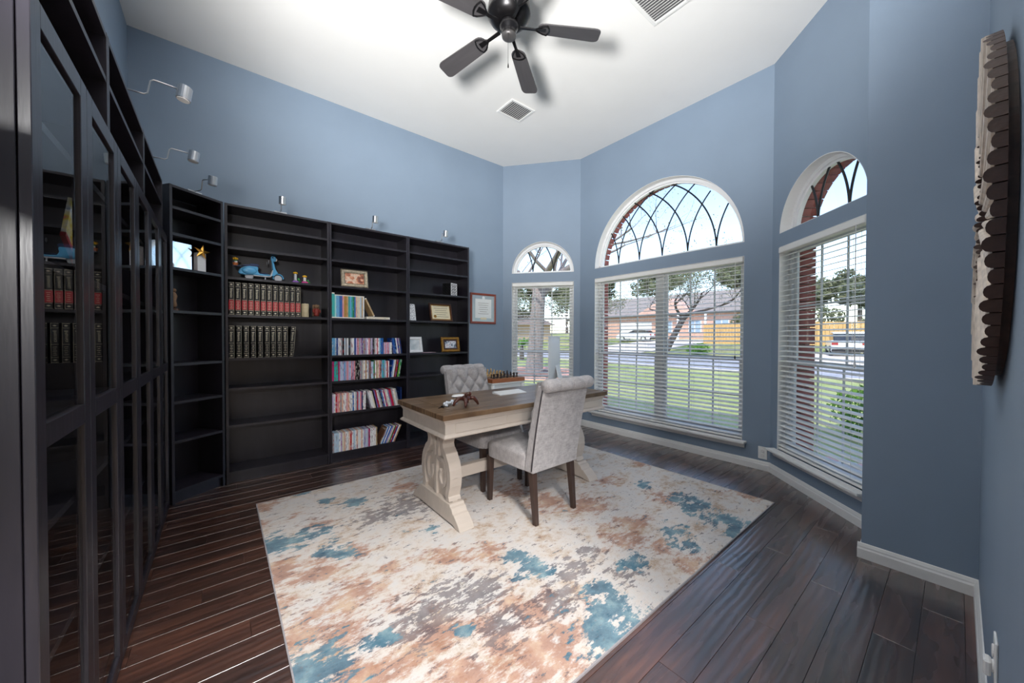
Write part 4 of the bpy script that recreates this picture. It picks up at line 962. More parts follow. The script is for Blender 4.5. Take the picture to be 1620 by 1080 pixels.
# corner bookcase things (local frame of the diagonal unit)
CU = Matrix.Translation((-0.288, 3.632, 0)) @ Matrix.Rotation(R(36), 4, 'Z')
def cu(x, y_, z): return CU @ Vector((x, y_, z))
ZC = 1.745 + TS
M_MIRR = pm('mirror_acrylic', (226, 230, 232), 0.05, metal=0.92, var=0.01)
M_GOLD = pm('gold_leaf', (200, 154, 72), 0.3, metal=0.85, var=0.1)
o = MB().box(0, 0.325, 0, 0.11, 0, 0.006).build('wooden_tray', pm('reddish_wood', (120, 58, 44), 0.4, var=0.2, nscale=30, stretch=(0.3, 2, 1))); o.location = cu(0.028, 0.04, ZC); o.rotation_euler = (0, 0, R(36)); tag(o, 'thin reddish tray under the star in the corner bookcase', 'tray')
e = tag(empty('mirror_panel', cu(0.115, 0.085, ZC + 0.0065), R(36)), 'square mirrored panel leaning beside the gold star', 'mirror'); e.rotation_euler = (R(-0.5), 0, R(36))
MB().box(-0.085, 0.085, 0, 0.006, 0, 0.2).build('mirror_glass', M_MIRR, e)
MB().box(-0.087, 0.087, 0.006, 0.012, 0, 0.202).build('backing_board', M_WHITEPL, e)
e = tag(empty('star_ornament', cu(0.258, 0.062, ZC + 0.0062), R(36)), 'gold star on a white block in the corner bookcase', 'ornament')
MB().box(-0.032, 0.032, 0.0, 0.045, 0, 0.15).build('block', M_WHF, e, bevel=0.003)
st = []
for k in range(10):
    rr = 0.062 if k % 2 == 0 else 0.023; a = math.pi / 2 + k * math.pi / 5; st.append((rr * math.cos(a), rr * math.sin(a)))
vs_ = [(0, -0.012, 0)] + [(x_, 0, z_) for x_, z_ in st] + [(0, 0.012, 0)]
m = MB().add(vs_, [(0, 1 + k, 1 + (k + 1) % 10) for k in range(10)] + [(11, 1 + (k + 1) % 10, 1 + k) for k in range(10)])
o = m.build('star', M_GOLD, e); o.location = (-0.006, -0.013, 0.155); o.rotation_euler = (0, R(8), 0)
e = tag(empty('votive', cu(0.050, 0.075, ZC + 0.0064), R(36)), 'small round white votive in front of the mirrored panel', 'candle')
MB().lathe([(0.001, 0), (0.016, 0.0), (0.022, 0.012), (0.02, 0.028), (0.012, 0.034)], 14).build('cup', M_WHITEPL, e, smooth=True)
MB().lathe([(0.001, 0.0342), (0.010, 0.0342), (0.004, 0.037)], 10).build('wax', M_PAPER, e)
e = tag(empty('wooden_statuette', cu(0.058, 0.055, 1.425 + TS), R(36)), 'brown wooden statuette on the corner bookcase shelf below the star', 'figurine')
MB().lathe([(0.001, 0), (0.03, 0), (0.03, 0.014), (0.012, 0.02)], 14).build('base', M_WALNUT, e)
MB().lathe([(0.010, 0.0203), (0.018, 0.04), (0.012, 0.075), (0.02, 0.11), (0.012, 0.13), (0.006, 0.138)], 14).build('torso', M_FB, e, smooth=True)
MB().ball((0, 0, 0.152), 0.015, 10, 8).build('head', M_FB, e, smooth=True)
# leaning books inside the first glass-door case
zi = 1.415 + TS
def cab(name, y_, wd, h, dp, lean, mat, label, cat, z=zi, xo=0.10):
    o = MB().box(0, dp, 0, wd, 0, h).build(name, mat); o.location = (XF - xo - dp, y_, z); o.rotation_euler = (-lean, 0, 0); tag(o, label, cat)
    return o
M_COMIC = flat_pic('bright_cover', blotch([(0.36, lin((60, 120, 210))), (0.45, lin((240, 236, 230))), (0.55, lin((240, 210, 60))), (0.63, lin((226, 60, 130))), (0.7, lin((240, 240, 240)))], 11, 6.0))
e = tag(empty('picture_book', (XF - 0.045, 1.68, zi + 0.072)), 'red-spined picture book with bright cover tilted behind the glass door', 'book'); e.rotation_euler = (R(-30), 0, 0)
MB().box(-0.006, 0.006, 0.0, 0.235, 0.0, 0.014).build('spine', M_BRED, e)
MB().box(-0.005, 0.005, 0.0, 0.235, 0.0145, 0.155).build('cover', M_COMIC, e)
e.location.z = zi + 0.235 * math.sin(R(30)) + 0.001
o = cab('book', 1.55, 0.03, 0.22, 0.15, 0.0, M_BBLK, 'dark book standing behind the tilted picture book', 'book', xo=0.09)

# ------------------------------------------------------------------ things on the desk
M_ALU = pm('aluminium', (226, 227, 229), 0.45, metal=0.0, var=0.02)
DT = DZ + 0.0004
# all-in-one computer, its screen turned to the tufted chair
ic = tag(empty('desktop_computer', (2.475, 2.425, DT), R(213)), 'slim silver all-in-one computer standing on the desk', 'computer')
# local: screen faces -y, x along the width
m = MB(); prof = []
W_, HH = 0.528, 0.40
def shell(u, v):
    x_ = -W_ / 2 + W_ * u; z_ = 0.085 + (HH - 0.0) * v
    d_ = 0.006 + 0.030 * (max(0.0, 1 - (2 * u - 1) ** 2) ** 0.8) * (max(0.0, 1 - (2 * v - 0.9) ** 2) ** 0.8 if abs(2 * v - 0.9) < 1 else 0)
    return (x_, d_, z_)
m.grid(shell, 24, 18); m.build('rear_shell', M_ALU, ic, smooth=True, fix=False)
MB().box(-W_ / 2, W_ / 2, 0.0, 0.0065, 0.085, 0.085 + HH).build('bezel', M_ALU, ic, bevel=0.001)
MB().box(-W_ / 2 + 0.006, W_ / 2 - 0.006, -0.0012, 0.0, 0.085 + 0.085, 0.085 + HH - 0.006).build('screen', M_BLACKPL, ic)
m = MB(); poly = [(0.028, 0.22), (0.034, 0.22), (0.085, 0.006), (0.085, 0.0), (-0.09, 0.0), (-0.09, 0.006), (0.078, 0.006)]
m.prism(poly, -0.09, 0.09, YZ); m.build('stand', M_ALU, ic, bevel=0.002)
# keyboard
kb = tag(empty('keyboard', (1.925, 2.415, DT), R(-2)), 'flat silver and white keyboard on the desk', 'keyboard')
MB().prism([(-0.058, 0.0), (0.058, 0.0), (0.058, 0.017), (0.05, 0.018), (-0.058, 0.005)], -0.14, 0.14, YZ).build('body', M_ALU, kb)
m = MB(); sl = math.atan2(0.013, 0.108)
for j in range(5):
    for i in range(13):
        x_ = -0.134 + i * 0.0207; y_ = -0.052 + j * 0.0202; z_ = 0.0055 + (y_ + 0.058) * 0.12
        m.add([(x_, y_, z_), (x_ + 0.0175, y_, z_), (x_ + 0.0175, y_ + 0.0165, z_ + 0.002), (x_, y_ + 0.0165, z_ + 0.002), (x_ + .001, y_ + .001, z_ + 0.003), (x_ + 0.0165, y_ + .001, z_ + 0.003), (x_ + 0.0165, y_ + 0.0155, z_ + 0.005), (x_ + .001, y_ + 0.0155, z_ + 0.005)],
              [(4, 5, 6, 7), (0, 1, 5, 4), (1, 2, 6, 5), (2, 3, 7, 6), (3, 0, 4, 7)])
tag(m.build('keys', M_WHITEPL, kb), kind='stuff')
ms = tag(empty('computer_mouse', (1.475, 2.505, DT), R(75)), 'white low computer mouse on the desk', 'mouse')
MB().box(-0.024, 0.024, -0.05, 0.05, 0, 0.006).build('base', M_BLACKPL, ms, bevel=0.002)
def mshell(u, v):
    a = 2 * math.pi * u; r_ = 1 - v; q = (abs(math.cos(a)) ** 3 + abs(math.sin(a)) ** 3) ** (-1 / 3)
    return (0.029 * math.cos(a) * q * r_, 0.057 * math.sin(a) * q * r_, 0.0062 + 0.017 * math.sqrt(max(0, 1 - r_ ** 3)) + 0.001)
MB().grid(mshell, 24, 10, closeu=True).build('shell', M_WHITEPL, ms, smooth=True)
# crab-like figurine
cr = tag(empty('crab_figurine', (1.325, 2.150, DT), R(20)), 'dark reddish brown crab figurine with arched legs on the desk', 'figurine')
M_CRAB = pm('polished_brown', (78, 40, 30), 0.28, var=0.3, nscale=40)
MB().ball((0, 0, 0.056), 0.036, 14, 10, (1.1, 0.85, 0.62)).build('shell', M_CRAB, cr, smooth=True)
for sx in (-1, 1):
    for (yy, rx, ry) in ((-0.012, 0.072, -0.04), (0.012, 0.080, 0.035)):
        MB().tube([(sx * 0.022, yy, 0.056), (sx * 0.048, yy + ry * 0.5, 0.056), (sx * (rx - 0.010), yy + ry * 0.9, 0.030), (sx * rx, yy + ry, 0.008)], [0.015, 0.014, 0.011, 0.007], 10).build('leg', M_CRAB, cr, smooth=True)
    MB().tube([(sx * 0.014, -0.012, 0.070), (sx * 0.024, -0.02, 0.086), (sx * 0.014, -0.022, 0.10)], [0.010, 0.010, 0.004], 8).build('claw', M_CRAB, cr, smooth=True)
    MB().ball((sx * 0.009, -0.002, 0.080), 0.007, 8, 6).build('eye', M_CRAB, cr, smooth=True)
# crystal key ring
kr = tag(empty('key_ring', (1.205, 2.225, DT), R(10)), 'clear crystal key ring with dark keys near the desk corner', 'key ring')
M_CRY = pm('crystal', (214, 222, 232), 0.08, var=0.05, spec=0.9, coat=0.6); M_DKM = pm('dark_metal', (60, 58, 58), 0.3, metal=0.8, var=0.2)
rr = random.Random(5)
for k in range(14):
    a = rr.uniform(0, 6.28); d_ = rr.uniform(0, 0.05); r_ = rr.uniform(0.009, 0.014)
    MB().ball((d_ * math.cos(a) * 1.4 + 0.03, d_ * math.sin(a) * 0.7, r_ * 0.96 + (0.014 if d_ < 0.025 else 0)), r_, 7, 4).build('crystal', M_CRY, kr)
for k in range(3):
    T = Matrix.Translation((-0.05 + 0.012 * k, -0.01 - 0.012 * k, 0.003 + 0.004 * k)) @ Matrix.Rotation(R(30 + 35 * k), 4, 'Z')
    MB().box(-0.03, 0.012, -0.004, 0.004, -0.0012, 0.0012, M=T).lathe([(0.001, -0.0012), (0.011, -0.0012), (0.011, 0.0012), (0.001, 0.0012)], 12, T @ Matrix.Translation((0.02, 0, 0))).build('key', M_DKM, kr)
MB().tube([(0.014 * math.cos(a) - 0.02, 0.014 * math.sin(a), 0.006) for a in [6.2832 * q / 16 for q in range(17)]], 0.0015, 6).build('ring', M_DKM, kr)

# ------------------------------------------------------------------ chess table
M_TWH = pm('white_table_paint', (222, 222, 220), 0.45, var=0.03)
ct = tag(empty('side_table', (2.79, 3.76, 0), R(-1)), 'small white side table with scalloped apron in the corner', 'table')
s = 0.235; zt = 0.69
MB().box(-s - 0.02, s + 0.02, -s - 0.02, s + 0.02, zt - 0.022, zt).build('table_top', M_TWH, ct, bevel=0.004)
for k in range(4):
    Rk = Matrix.Rotation(R(90 * k), 4, 'Z')
    pts = [(-s, zt - 0.022)] + [(-s + 2 * s * i / 24, zt - 0.075 - 0.03 * abs(math.cos(2 * math.pi * i / 24)) ** 0.8) for i in range(25)] + [(s, zt - 0.022)]
    MB().prism(pts, -s, -s + 0.016, lambda u, v, w_: tuple(Rk @ Vector((u, w_, v)))).build('apron', M_TWH, ct)
for sx in (-1, 1):
    for sy in (-1, 1):
        x_, y_ = sx * (s - 0.008), sy * (s - 0.008)
        MB().tube([(x_, y_, zt - 0.023), (x_ + sx * 0.012, y_ + sy * 0.012, zt - 0.12), (x_, y_, 0.35), (x_ - sx * 0.008, y_ - sy * 0.008, 0.12), (x_ + sx * 0.012, y_ + sy * 0.012, 0.0)], [0.026, 0.024, 0.017, 0.013, 0.016], 8).build('leg', M_TWH, ct, smooth=True)
M_CBR = pm('reddish_board_wood', (164, 98, 60), 0.35, var=0.15, nscale=24, stretch=(0.4, 2, 1)); M_SQD = pm('dark_square', (70, 42, 30), 0.3, var=0.15, nscale=40); M_SQL = pm('light_square', (206, 170, 120), 0.3, var=0.12, nscale=40)
cb_ = tag(empty('chess_board', (2.79, 3.76, zt + 0.0005), R(-1)), 'wooden box chess board on the white side table', 'chess board')
bs = 0.255; MB().box(-bs, bs, -bs, bs, 0, 0.048).build('box', M_CBR, cb_, bevel=0.003)
sq = 0.052
for nm, par, mt in (('dark_squares', 0, M_SQD), ('light_squares', 1, M_SQL)):
    m = MB()
    for i in range(8):
        for j in range(8):
            if (i + j) % 2 == par: m.box(-4 * sq + i * sq, -4 * sq + (i + 1) * sq - 0.0005, -4 * sq + j * sq, -4 * sq + (j + 1) * sq - 0.0005, 0.0478, 0.0492)
    m.build(nm, mt, cb_)
PC = {'pawn': [(0.014, 0), (0.014, 0.006), (0.007, 0.012), (0.005, 0.03), (0.009, 0.032), (0.005, 0.034), (0.0085, 0.041), (0.006, 0.048), (0.001, 0.050)],
      'rook': [(0.016, 0), (0.016, 0.007), (0.010, 0.013), (0.008, 0.036), (0.013, 0.042), (0.013, 0.054), (0.008, 0.054), (0.008, 0.050)],
      'bishop': [(0.016, 0), (0.016, 0.007), (0.009, 0.014), (0.006, 0.042), (0.011, 0.045), (0.006, 0.048), (0.0095, 0.058), (0.005, 0.068), (0.003, 0.072), (0.001, 0.073)],
      'queen': [(0.018, 0), (0.018, 0.008), (0.010, 0.016), (0.007, 0.052), (0.013, 0.056), (0.007, 0.060), (0.013, 0.076), (0.009, 0.078), (0.004, 0.083), (0.001, 0.084)],
      'king': [(0.018, 0), (0.018, 0.008), (0.011, 0.016), (0.008, 0.056), (0.014, 0.060), (0.008, 0.064), (0.013, 0.080), (0.004, 0.083), (0.003, 0.092), (0.001, 0.094)],
      'knight': [(0.016, 0), (0.016, 0.007), (0.011, 0.014), (0.009, 0.020)]}
M_PD = pm('dark_chess_wood', (44, 28, 24), 0.3, var=0.15); M_PL = pm('light_chess_wood', (206, 168, 110), 0.3, var=0.12)
pmesh = {}
for cn, mt in (('dark', M_PD), ('light', M_PL)):
    for kd, pf in PC.items():
        m = MB().lathe([(max(r_, 0.0008), z_) for r_, z_ in pf], 12)
        if kd == 'knight': m.prism([(-0.010, 0.018), (0.010, 0.018), (0.011, 0.036), (0.006, 0.054), (0.001, 0.062), (-0.004, 0.056), (-0.017, 0.044), (-0.016, 0.037), (-0.004, 0.040)], -0.006, 0.006, XZ)
        if kd == 'king': m.box(-0.006, 0.006, -0.0018, 0.0018, 0.088, 0.0915)
        pmesh[cn, kd] = m.mesh('chess_' + kd, mt, True)
back_row = ['rook', 'knight', 'bishop', 'queen', 'king', 'bishop', 'knight', 'rook']
for cn, rows, pl in (('dark', (0, 1), 'nearest the desk'), ('light', (7, 6), 'on the wall side')):
    for i, kd in enumerate(back_row):
        for q, kk in ((0, kd), (1, 'pawn')):
            x_ = (-3.5 + i) * sq; y_ = (-3.5 + rows[q]) * sq; a = R(-1)
            o = link('chess_' + kk, pmesh[cn, kk], None, (2.79 + x_ * math.cos(a) - y_ * math.sin(a), 3.76 + x_ * math.sin(a) + y_ * math.cos(a), zt + 0.0005 + 0.0494), (0, 0, R(-30 if kk == 'knight' else 0)))
            tag(o, '%s wooden chess %s on the board' % (cn, kk), 'chess piece', '%s chess %ss on the board' % (cn, kk))

# ------------------------------------------------------------------ ceiling fan
M_FAN = pm('dark_bronze', (30, 29, 31), 0.3, metal=0.6, var=0.15); M_BLADE = pm('charcoal_blade', (66, 64, 66), 0.5, var=0.1, nscale=10, stretch=(0.4, 4, 1)); M_FCAP = pm('cap_bronze', (84, 82, 82), 0.35, metal=0.5, var=0.05)
FX, FY, FZ = 1.553, 1.965, 3.40
fan = tag(empty('ceiling_fan', (FX, FY, FZ)), 'dark five-blade ceiling fan hanging from the white ceiling', 'ceiling fan')
MB().lathe([(0.07, H - FZ - 0.001), (0.07, H - FZ - 0.03), (0.045, H - FZ - 0.07), (0.015, H - FZ - 0.08)], 24).build('canopy', M_FAN, fan, smooth=False)
MB().lathe([(0.014, H - FZ - 0.07), (0.014, 0.17)], 12).build('down_rod', M_FAN, fan)
MB().lathe([(0.03, 0.185), (0.09, 0.18), (0.125, 0.155), (0.142, 0.12), (0.145, 0.075), (0.148, 0.06), (0.140, 0.052), (0.132, 0.034), (0.105, 0.012), (0.09, 0.006), (0.06, 0.004)], 40).build('motor_housing', M_FAN, fan, smooth=True)
m = MB()
for k in range(20): m.box(0.085, 0.128, -0.0045, 0.0045, 0.010, 0.026, M=Matrix.Rotation(R(18 * k + 4), 4, 'Z') @ Matrix.Rotation(R(-22), 4, 'Y'))
m.build('vent_fins', M_FCAP, fan)
MB().lathe([(0.062, 0.006), (0.066, -0.004), (0.062, -0.03), (0.050, -0.045), (0.046, -0.062), (0.05, -0.072)], 28).build('switch_housing', M_FAN, fan, smooth=True)
MB().lathe([(0.05, -0.0722), (0.048, -0.088), (0.034, -0.096), (0.002, -0.098)], 28).build('end_cap', M_FCAP, fan, smooth=True)
DRO = R(5.5)
bl = MB(); out = []
x0, x1, hw0, hw1 = 0.20, 0.628, 0.056, 0.068
for i in range(9): a = R(180 - 90 + 180 * i / 8); out.append((x0 + 0.05 + 0.05 * math.cos(a) * 1.0, hw0 * math.sin(a)))
out = [(x0 + 0.05 * (1 + math.cos(R(90 + 180 * i / 8))), hw0 * math.sin(R(90 + 180 * i / 8))) for i in range(9)]
out += [(x1 - 0.045, -hw1)] + [(x1 - 0.045 + 0.045 * math.sin(R(90 * i / 4)), -hw1 + 0.03 * (1 - math.cos(R(90 * i / 4)))) for i in range(1, 5)] + [(x1, hw1 - 0.035)] + [(x1 - 0.045 * (1 - math.cos(R(90 * i / 4))), hw1 - 0.03 * (1 - math.sin(R(90 * i / 4)))) for i in range(1, 5)]
BLM = bl.prism(out, -0.004, 0.004, XY).mesh('blade', M_BLADE)
ir = MB()
ir.prism([(0.08, -0.012), (0.19, -0.010), (0.19, 0.010), (0.08, 0.012)], -0.012, -0.005, XY)
for sg in (-1, 1):
    pts = [(0.185, sg * 0.006, -0.009), (0.205, sg * 0.022, -0.009), (0.235, sg * 0.042, -0.008), (0.262, sg * 0.05, -0.008)]; ir.tube(pts, 0.005, 6)
    pts = [(0.262, sg * 0.05, -0.008), (0.275, sg * 0.025, -0.008), (0.279, 0, -0.008)]; ir.tube(pts, 0.005, 6)
ir.prism([(0.185, -0.012), (0.255, -0.018), (0.255, 0.018), (0.185, 0.012)], -0.0085, -0.0045, XY)
IRM = ir.mesh('blade_iron', M_FAN)
for k in range(5):
    T = Matrix.Rotation(R(34.5 + 72 * k), 4, 'Z') @ Matrix.Rotation(DRO, 4, 'Y') @ Matrix.Rotation(R(11), 4, 'X')
    T = Matrix.Translation((0, 0, -0.006)) @ T
    b_ = link('blade', BLM, fan); b_.matrix_local = T
    link('blade_iron', IRM, b_)
MB().tube([(-0.035, -0.035, -0.05), (-0.035, -0.036, -0.3)], 0.0012, 5).build('pull_chain', M_FAN, fan)
MB().lathe([(0.001, -0.335), (0.005, -0.33), (0.004, -0.315), (0.0015, -0.30)], 8, Matrix.Translation((-0.035, -0.036, 0))).build('chain_pull', M_FAN, fan)

# ------------------------------------------------------------------ ceiling vents
M_VENT = pm('white_vent_metal', (230, 230, 228), 0.4, var=0.02); M_VDK = pm('duct_dark', (96, 96, 98), 0.8, var=0.1)
def vent(px_, py_, wd, dp, rz, label):
    q = at_z(px_, py_, H); v_ = tag(empty('ceiling_vent', (q.x, q.y, H), rz), label, 'vent')
    f = 0.028; m = MB()
    for (a, b_, c_, d_) in ((-wd / 2, wd / 2, -dp / 2, -dp / 2 + f), (-wd / 2, wd / 2, dp / 2 - f, dp / 2), (-wd / 2, -wd / 2 + f, -dp / 2 + f, dp / 2 - f), (wd / 2 - f, wd / 2, -dp / 2 + f, dp / 2 - f)): m.box(a, b_, c_, d_, -0.012, -0.0005)
    m.build('frame', M_VENT, v_, bevel=0.004)
    MB().box(-wd / 2 + f, wd / 2 - f, -dp / 2 + f, dp / 2 - f, -0.002, -0.0008).build('duct', M_VDK, v_)
    n = int((wd - 2 * f) / 0.024); me = MB().box(-0.0012, 0.0012, -dp / 2 + f, dp / 2 - f, -0.0075, 0.0075).mesh('louvre', M_VENT)
    for i in range(n): link('louvre', me, v_, (-wd / 2 + f + 0.012 + i * 0.024, 0, -0.0095), (0, R(52), 0))
    return v_
vent(816, 175, 0.33, 0.28, 0, 'white louvred ceiling vent between the fan and the corner with the certificate')
vent(1044, -2, 0.36, 0.30, 0, 'white louvred ceiling vent on the blue pier side of the fan')

# ------------------------------------------------------------------ outlets
def outlet(loc, rz, label):
    e = tag(empty('wall_outlet', loc, rz), label, 'outlet')
    MB().box(-0.036, 0.036, -0.006, -0.0003, -0.058, 0.058).build('cover_plate', M_WHITEPL, e, bevel=0.002)
    for z in (-0.021, 0.021):
        MB().lathe([(0.0165, 0), (0.0165, 0.003), (0.014, 0.004)], 14, Matrix.Translation((0, -0.006, z)) @ Matrix.Rotation(R(90), 4, 'X')).build('socket', M_TRIM, e)
    return e
outlet((C3.x, 1.150, 0.163), R(-90), 'white wall outlet between the wide window and the narrow one beside the pier')
e = outlet((1.60, YR, 0.40), R(180), 'white wall outlet with plugged-in adapter below the carved medallion')
MB().box(-0.018, 0.018, -0.024, -0.0102, -0.046, -0.004).build('adapter', M_WHITEPL, e, bevel=0.004)

# ------------------------------------------------------------------ carved wooden ring on the right wall
M_CARVT = pm('carved_wood_lit', (214, 200, 186), 0.6, var=0.2, nscale=30, bump=0.4, bscale=80); M_CARVS = pm('carved_wood_shaded', (70, 46, 36), 0.5, var=0.35, nscale=30, bump=0.4, bscale=80)  # one brown wood: window light painted into slat tops, shade into the ends
MX, MZ, MR, MI = 1.735, 1.596, 0.478, 0.243
md = tag(empty('wall_medallion', (MX, YR, MZ), R(180)), 'round carved wooden sunburst ring hanging on the wall', 'wall decor')
# local: x to the left seen from the room, front is -y
NS = 84
def slat_mesh(hh):
    m = MB(); w0, w1 = math.pi * MI / NS * 0.92, math.pi * MR / NS * 0.92; n = 6
    for (ra, wa_, rb, wb_) in ((MI, w0, MR, w1),):
        A = []; B_ = []
        for i in range(n + 1):
            a = math.pi * i / n; A.append((ra, -wa_ * math.cos(a), 0.010 + (hh - 0.010 - 0.0) * (0.55 + 0.45 * math.sin(a)))); B_.append((rb, -wb_ * math.cos(a), 0.010 + (hh - 0.010) * (0.55 + 0.45 * math.sin(a))))
        A = [(ra, -wa_, 0.006)] + A + [(ra, wa_, 0.006)]; B_ = [(rb, -wb_, 0.006)] + B_ + [(rb, wb_, 0.006)]
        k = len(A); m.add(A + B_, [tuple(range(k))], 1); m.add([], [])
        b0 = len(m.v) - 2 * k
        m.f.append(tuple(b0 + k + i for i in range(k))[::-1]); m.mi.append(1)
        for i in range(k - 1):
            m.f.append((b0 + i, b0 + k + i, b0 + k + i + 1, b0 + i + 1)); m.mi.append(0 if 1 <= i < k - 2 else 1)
    # radial x, tangential y, height z  ->  height becomes -y of the wall frame
    m.v = [(x_, -z_, y_) for x_, y_, z_ in m.v]
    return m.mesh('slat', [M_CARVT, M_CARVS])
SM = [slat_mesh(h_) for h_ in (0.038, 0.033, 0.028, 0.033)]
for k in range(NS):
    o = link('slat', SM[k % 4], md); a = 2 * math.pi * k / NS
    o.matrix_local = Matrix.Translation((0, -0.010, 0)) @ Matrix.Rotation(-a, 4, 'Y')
m = MB(); n = 64
for i in range(n):
    a0, a1 = 2 * math.pi * i / n, 2 * math.pi * (i + 1) / n; ra, rb = MI - 0.004, MR - 0.03
    m.prism([(ra * math.cos(a0), ra * math.sin(a0)), (rb * math.cos(a0), rb * math.sin(a0)), (rb * math.cos(a1), rb * math.sin(a1)), (ra * math.cos(a1), ra * math.sin(a1))], -0.020, -0.0005, XZ)
m.build('backing_ring', M_CARVS, md)

# ------------------------------------------------------------------ outdoors
def two_tone(name, a, b_, scale, rough=0.9, fine=60, detail=6):
    m, nt, out = newmat(name); b = N(nt, 'ShaderNodeBsdfPrincipled'); b.inputs['Roughness'].default_value = rough; b.inputs['Specular IOR Level'].default_value = 0.2
    tc = N(nt, 'ShaderNodeTexCoord'); n = N(nt, 'ShaderNodeTexNoise'); n.inputs['Scale'].default_value = scale; n.inputs['Detail'].default_value = detail; n.inputs['Roughness'].default_value = 0.7
    nt.links.new(tc.outputs['Object'], n.inputs['Vector']); r = ramp(nt, n.outputs[0], [(0.35, lin(a)), (0.65, lin(b_))]); nt.links.new(r.outputs[0], b.inputs['Base Color'])
    n2 = N(nt, 'ShaderNodeTexNoise'); n2.inputs['Scale'].default_value = fine; nt.links.new(tc.outputs['Object'], n2.inputs['Vector'])
    bp = N(nt, 'ShaderNodeBump'); bp.inputs['Strength'].default_value = 0.5; bp.inputs['Distance'].default_value = 0.03; nt.links.new(n2.outputs[0], bp.inputs['Height']); nt.links.new(bp.outputs[0], b.inputs['Normal'])
    nt.links.new(b.outputs[0], out.inputs[0]); return m
M_LAWN = two_tone('lawn', (140, 154, 90), (172, 174, 120), 0.5)
M_LAWN2 = two_tone('far_lawn', (120, 140, 76), (176, 168, 120), 0.2)
M_ROAD = two_tone('asphalt', (150, 150, 156), (172, 172, 178), 0.4)
M_CONC = two_tone('concrete', (206, 192, 180), (222, 212, 204), 0.6)
M_MULCH = two_tone('mulch', (120, 92, 84), (150, 122, 110), 3.0)
GZ = -0.25
def tz(x):
    if x < 18: return GZ
    if x < 27: return GZ - 0.08
    return GZ + (x - 27) * 0.062 if x < 60 else GZ + 33 * 0.062 + (x - 60) * 0.02
o = MB().box(-12, 18.0, -40, 70, GZ - 0.6, GZ).build('ground_lawn', M_LAWN); tag(o, kind='structure')
o = MB().box(18.0, 27.0, -60, 110, GZ - 0.6, GZ - 0.08).build('ground_road', M_ROAD); tag(o, kind='structure')
m = MB(); xs = [27, 33, 40, 50, 60, 140]
m.add([(x, y_, tz(x)) for x in xs for y_ in (-90, 160)], [(2 * i, 2 * i + 2, 2 * i + 3, 2 * i + 1) for i in range(len(xs) - 1)])
o = m.build('ground_far', M_LAWN2); tag(o, kind='structure')
for nm, y0, y1, xa, xb, up in (('ground_driveway', 17.5, 25.5, 27, 46, 0.03), ('ground_far_driveway', 1.8, 8.0, 27, 33.5, 0.03)):
    m = MB(); xs = [xa, (xa + xb) / 2, xb]
    m.add([(x, y_, tz(max(x, 27.001)) + up) for x in xs for y_ in (y0, y1)], [(2 * i, 2 * i + 2, 2 * i + 3, 2 * i + 1) for i in range(2)])
    o = m.build(nm, M_CONC); tag(o, kind='structure')
for i, (xa, xb) in enumerate(((17.8, 18.0), (27.0, 27.25))):
    o = MB().box(xa, xb, -60, 110, GZ - 0.2, GZ + 0.02).build('trim_%d' % (i + 1), M_CONC); tag(o, kind='structure')
o = MB().box(4.3, 5.5, -4, 8.0, GZ - 0.1, GZ + 0.03).build('ground_flower_bed', M_MULCH); tag(o, kind='structure')
# brick edging and rocks of the flower bed
ed = tag(empty('garden_edging', (5.55, 2.0, GZ)), 'pinkish brick edging between flower bed and lawn', 'edging')
M_EDGE = pm('pink_paver', (206, 158, 148), 0.85, var=0.2, nscale=6, bump=0.4, bscale=30)
me = MB().box(-0.08, 0.08, 0.004, 0.206, -0.05, 0.08).mesh('brick', M_EDGE)
for i in range(48): link('brick', me, ed, (random.uniform(-.01, .01), -5 + i * 0.21, random.uniform(-.01, .01)), (0, 0, random.uniform(-.04, .04)))
M_ROCK = pm('pale_limestone', (214, 206, 200), 0.9, var=0.15, nscale=8, bump=0.6, bscale=14, bdist=0.02)
rr = random.Random(9)
for i in range(16):
    r_ = rr.uniform(0.09, 0.15); mb = MB().ball((0, 0, 0), r_, 9, 6, (1, 1.2, 0.75))
    mb.v = [(x * (1 + rr.uniform(-.12, .12)), y_ * (1 + rr.uniform(-.12, .12)), z * (1 + rr.uniform(-.1, .1))) for x, y_, z in mb.v]
    o = mb.build('limestone_rock', M_ROCK, smooth=True); o.location = (5.15 + rr.uniform(-0.12, 0.12), -1.4 + i * 0.3, GZ + 0.03 + r_ * 0.6)
    tag(o, 'pale rounded limestone rock in the flower bed outside', 'rock', 'limestone rocks in the flower bed')
# plants
def leafmat(name, a, b_, tr=0.35):
    m, nt, out = newmat(name); d = N(nt, 'ShaderNodeBsdfDiffuse'); t_ = N(nt, 'ShaderNodeBsdfTranslucent'); mx = N(nt, 'ShaderNodeMixShader'); mx.inputs[0].default_value = tr
    tc = N(nt, 'ShaderNodeTexCoord'); n = N(nt, 'ShaderNodeTexNoise'); n.inputs['Scale'].default_value = 1.5; n.inputs['Detail'].default_value = 3; nt.links.new(tc.outputs['Object'], n.inputs['Vector'])
    r = ramp(nt, n.outputs[0], [(0.35, lin(a)), (0.65, lin(b_))])
    for q in (d, t_): nt.links.new(r.outputs[0], q.inputs[0])
    nt.links.new(d.outputs[0], mx.inputs[1]); nt.links.new(t_.outputs[0], mx.inputs[2]); nt.links.new(mx.outputs[0], out.inputs[0]); return m
M_LF1 = leafmat('shrub_leaf', (70, 110, 44), (120, 160, 70)); M_LF2 = leafmat('oak_leaf', (112, 116, 84), (158, 156, 120)); M_LF3 = leafmat('far_leaf', (92, 100, 76), (136, 138, 108)); M_LF4 = leafmat('palm_leaf', (84, 132, 60), (130, 170, 90))
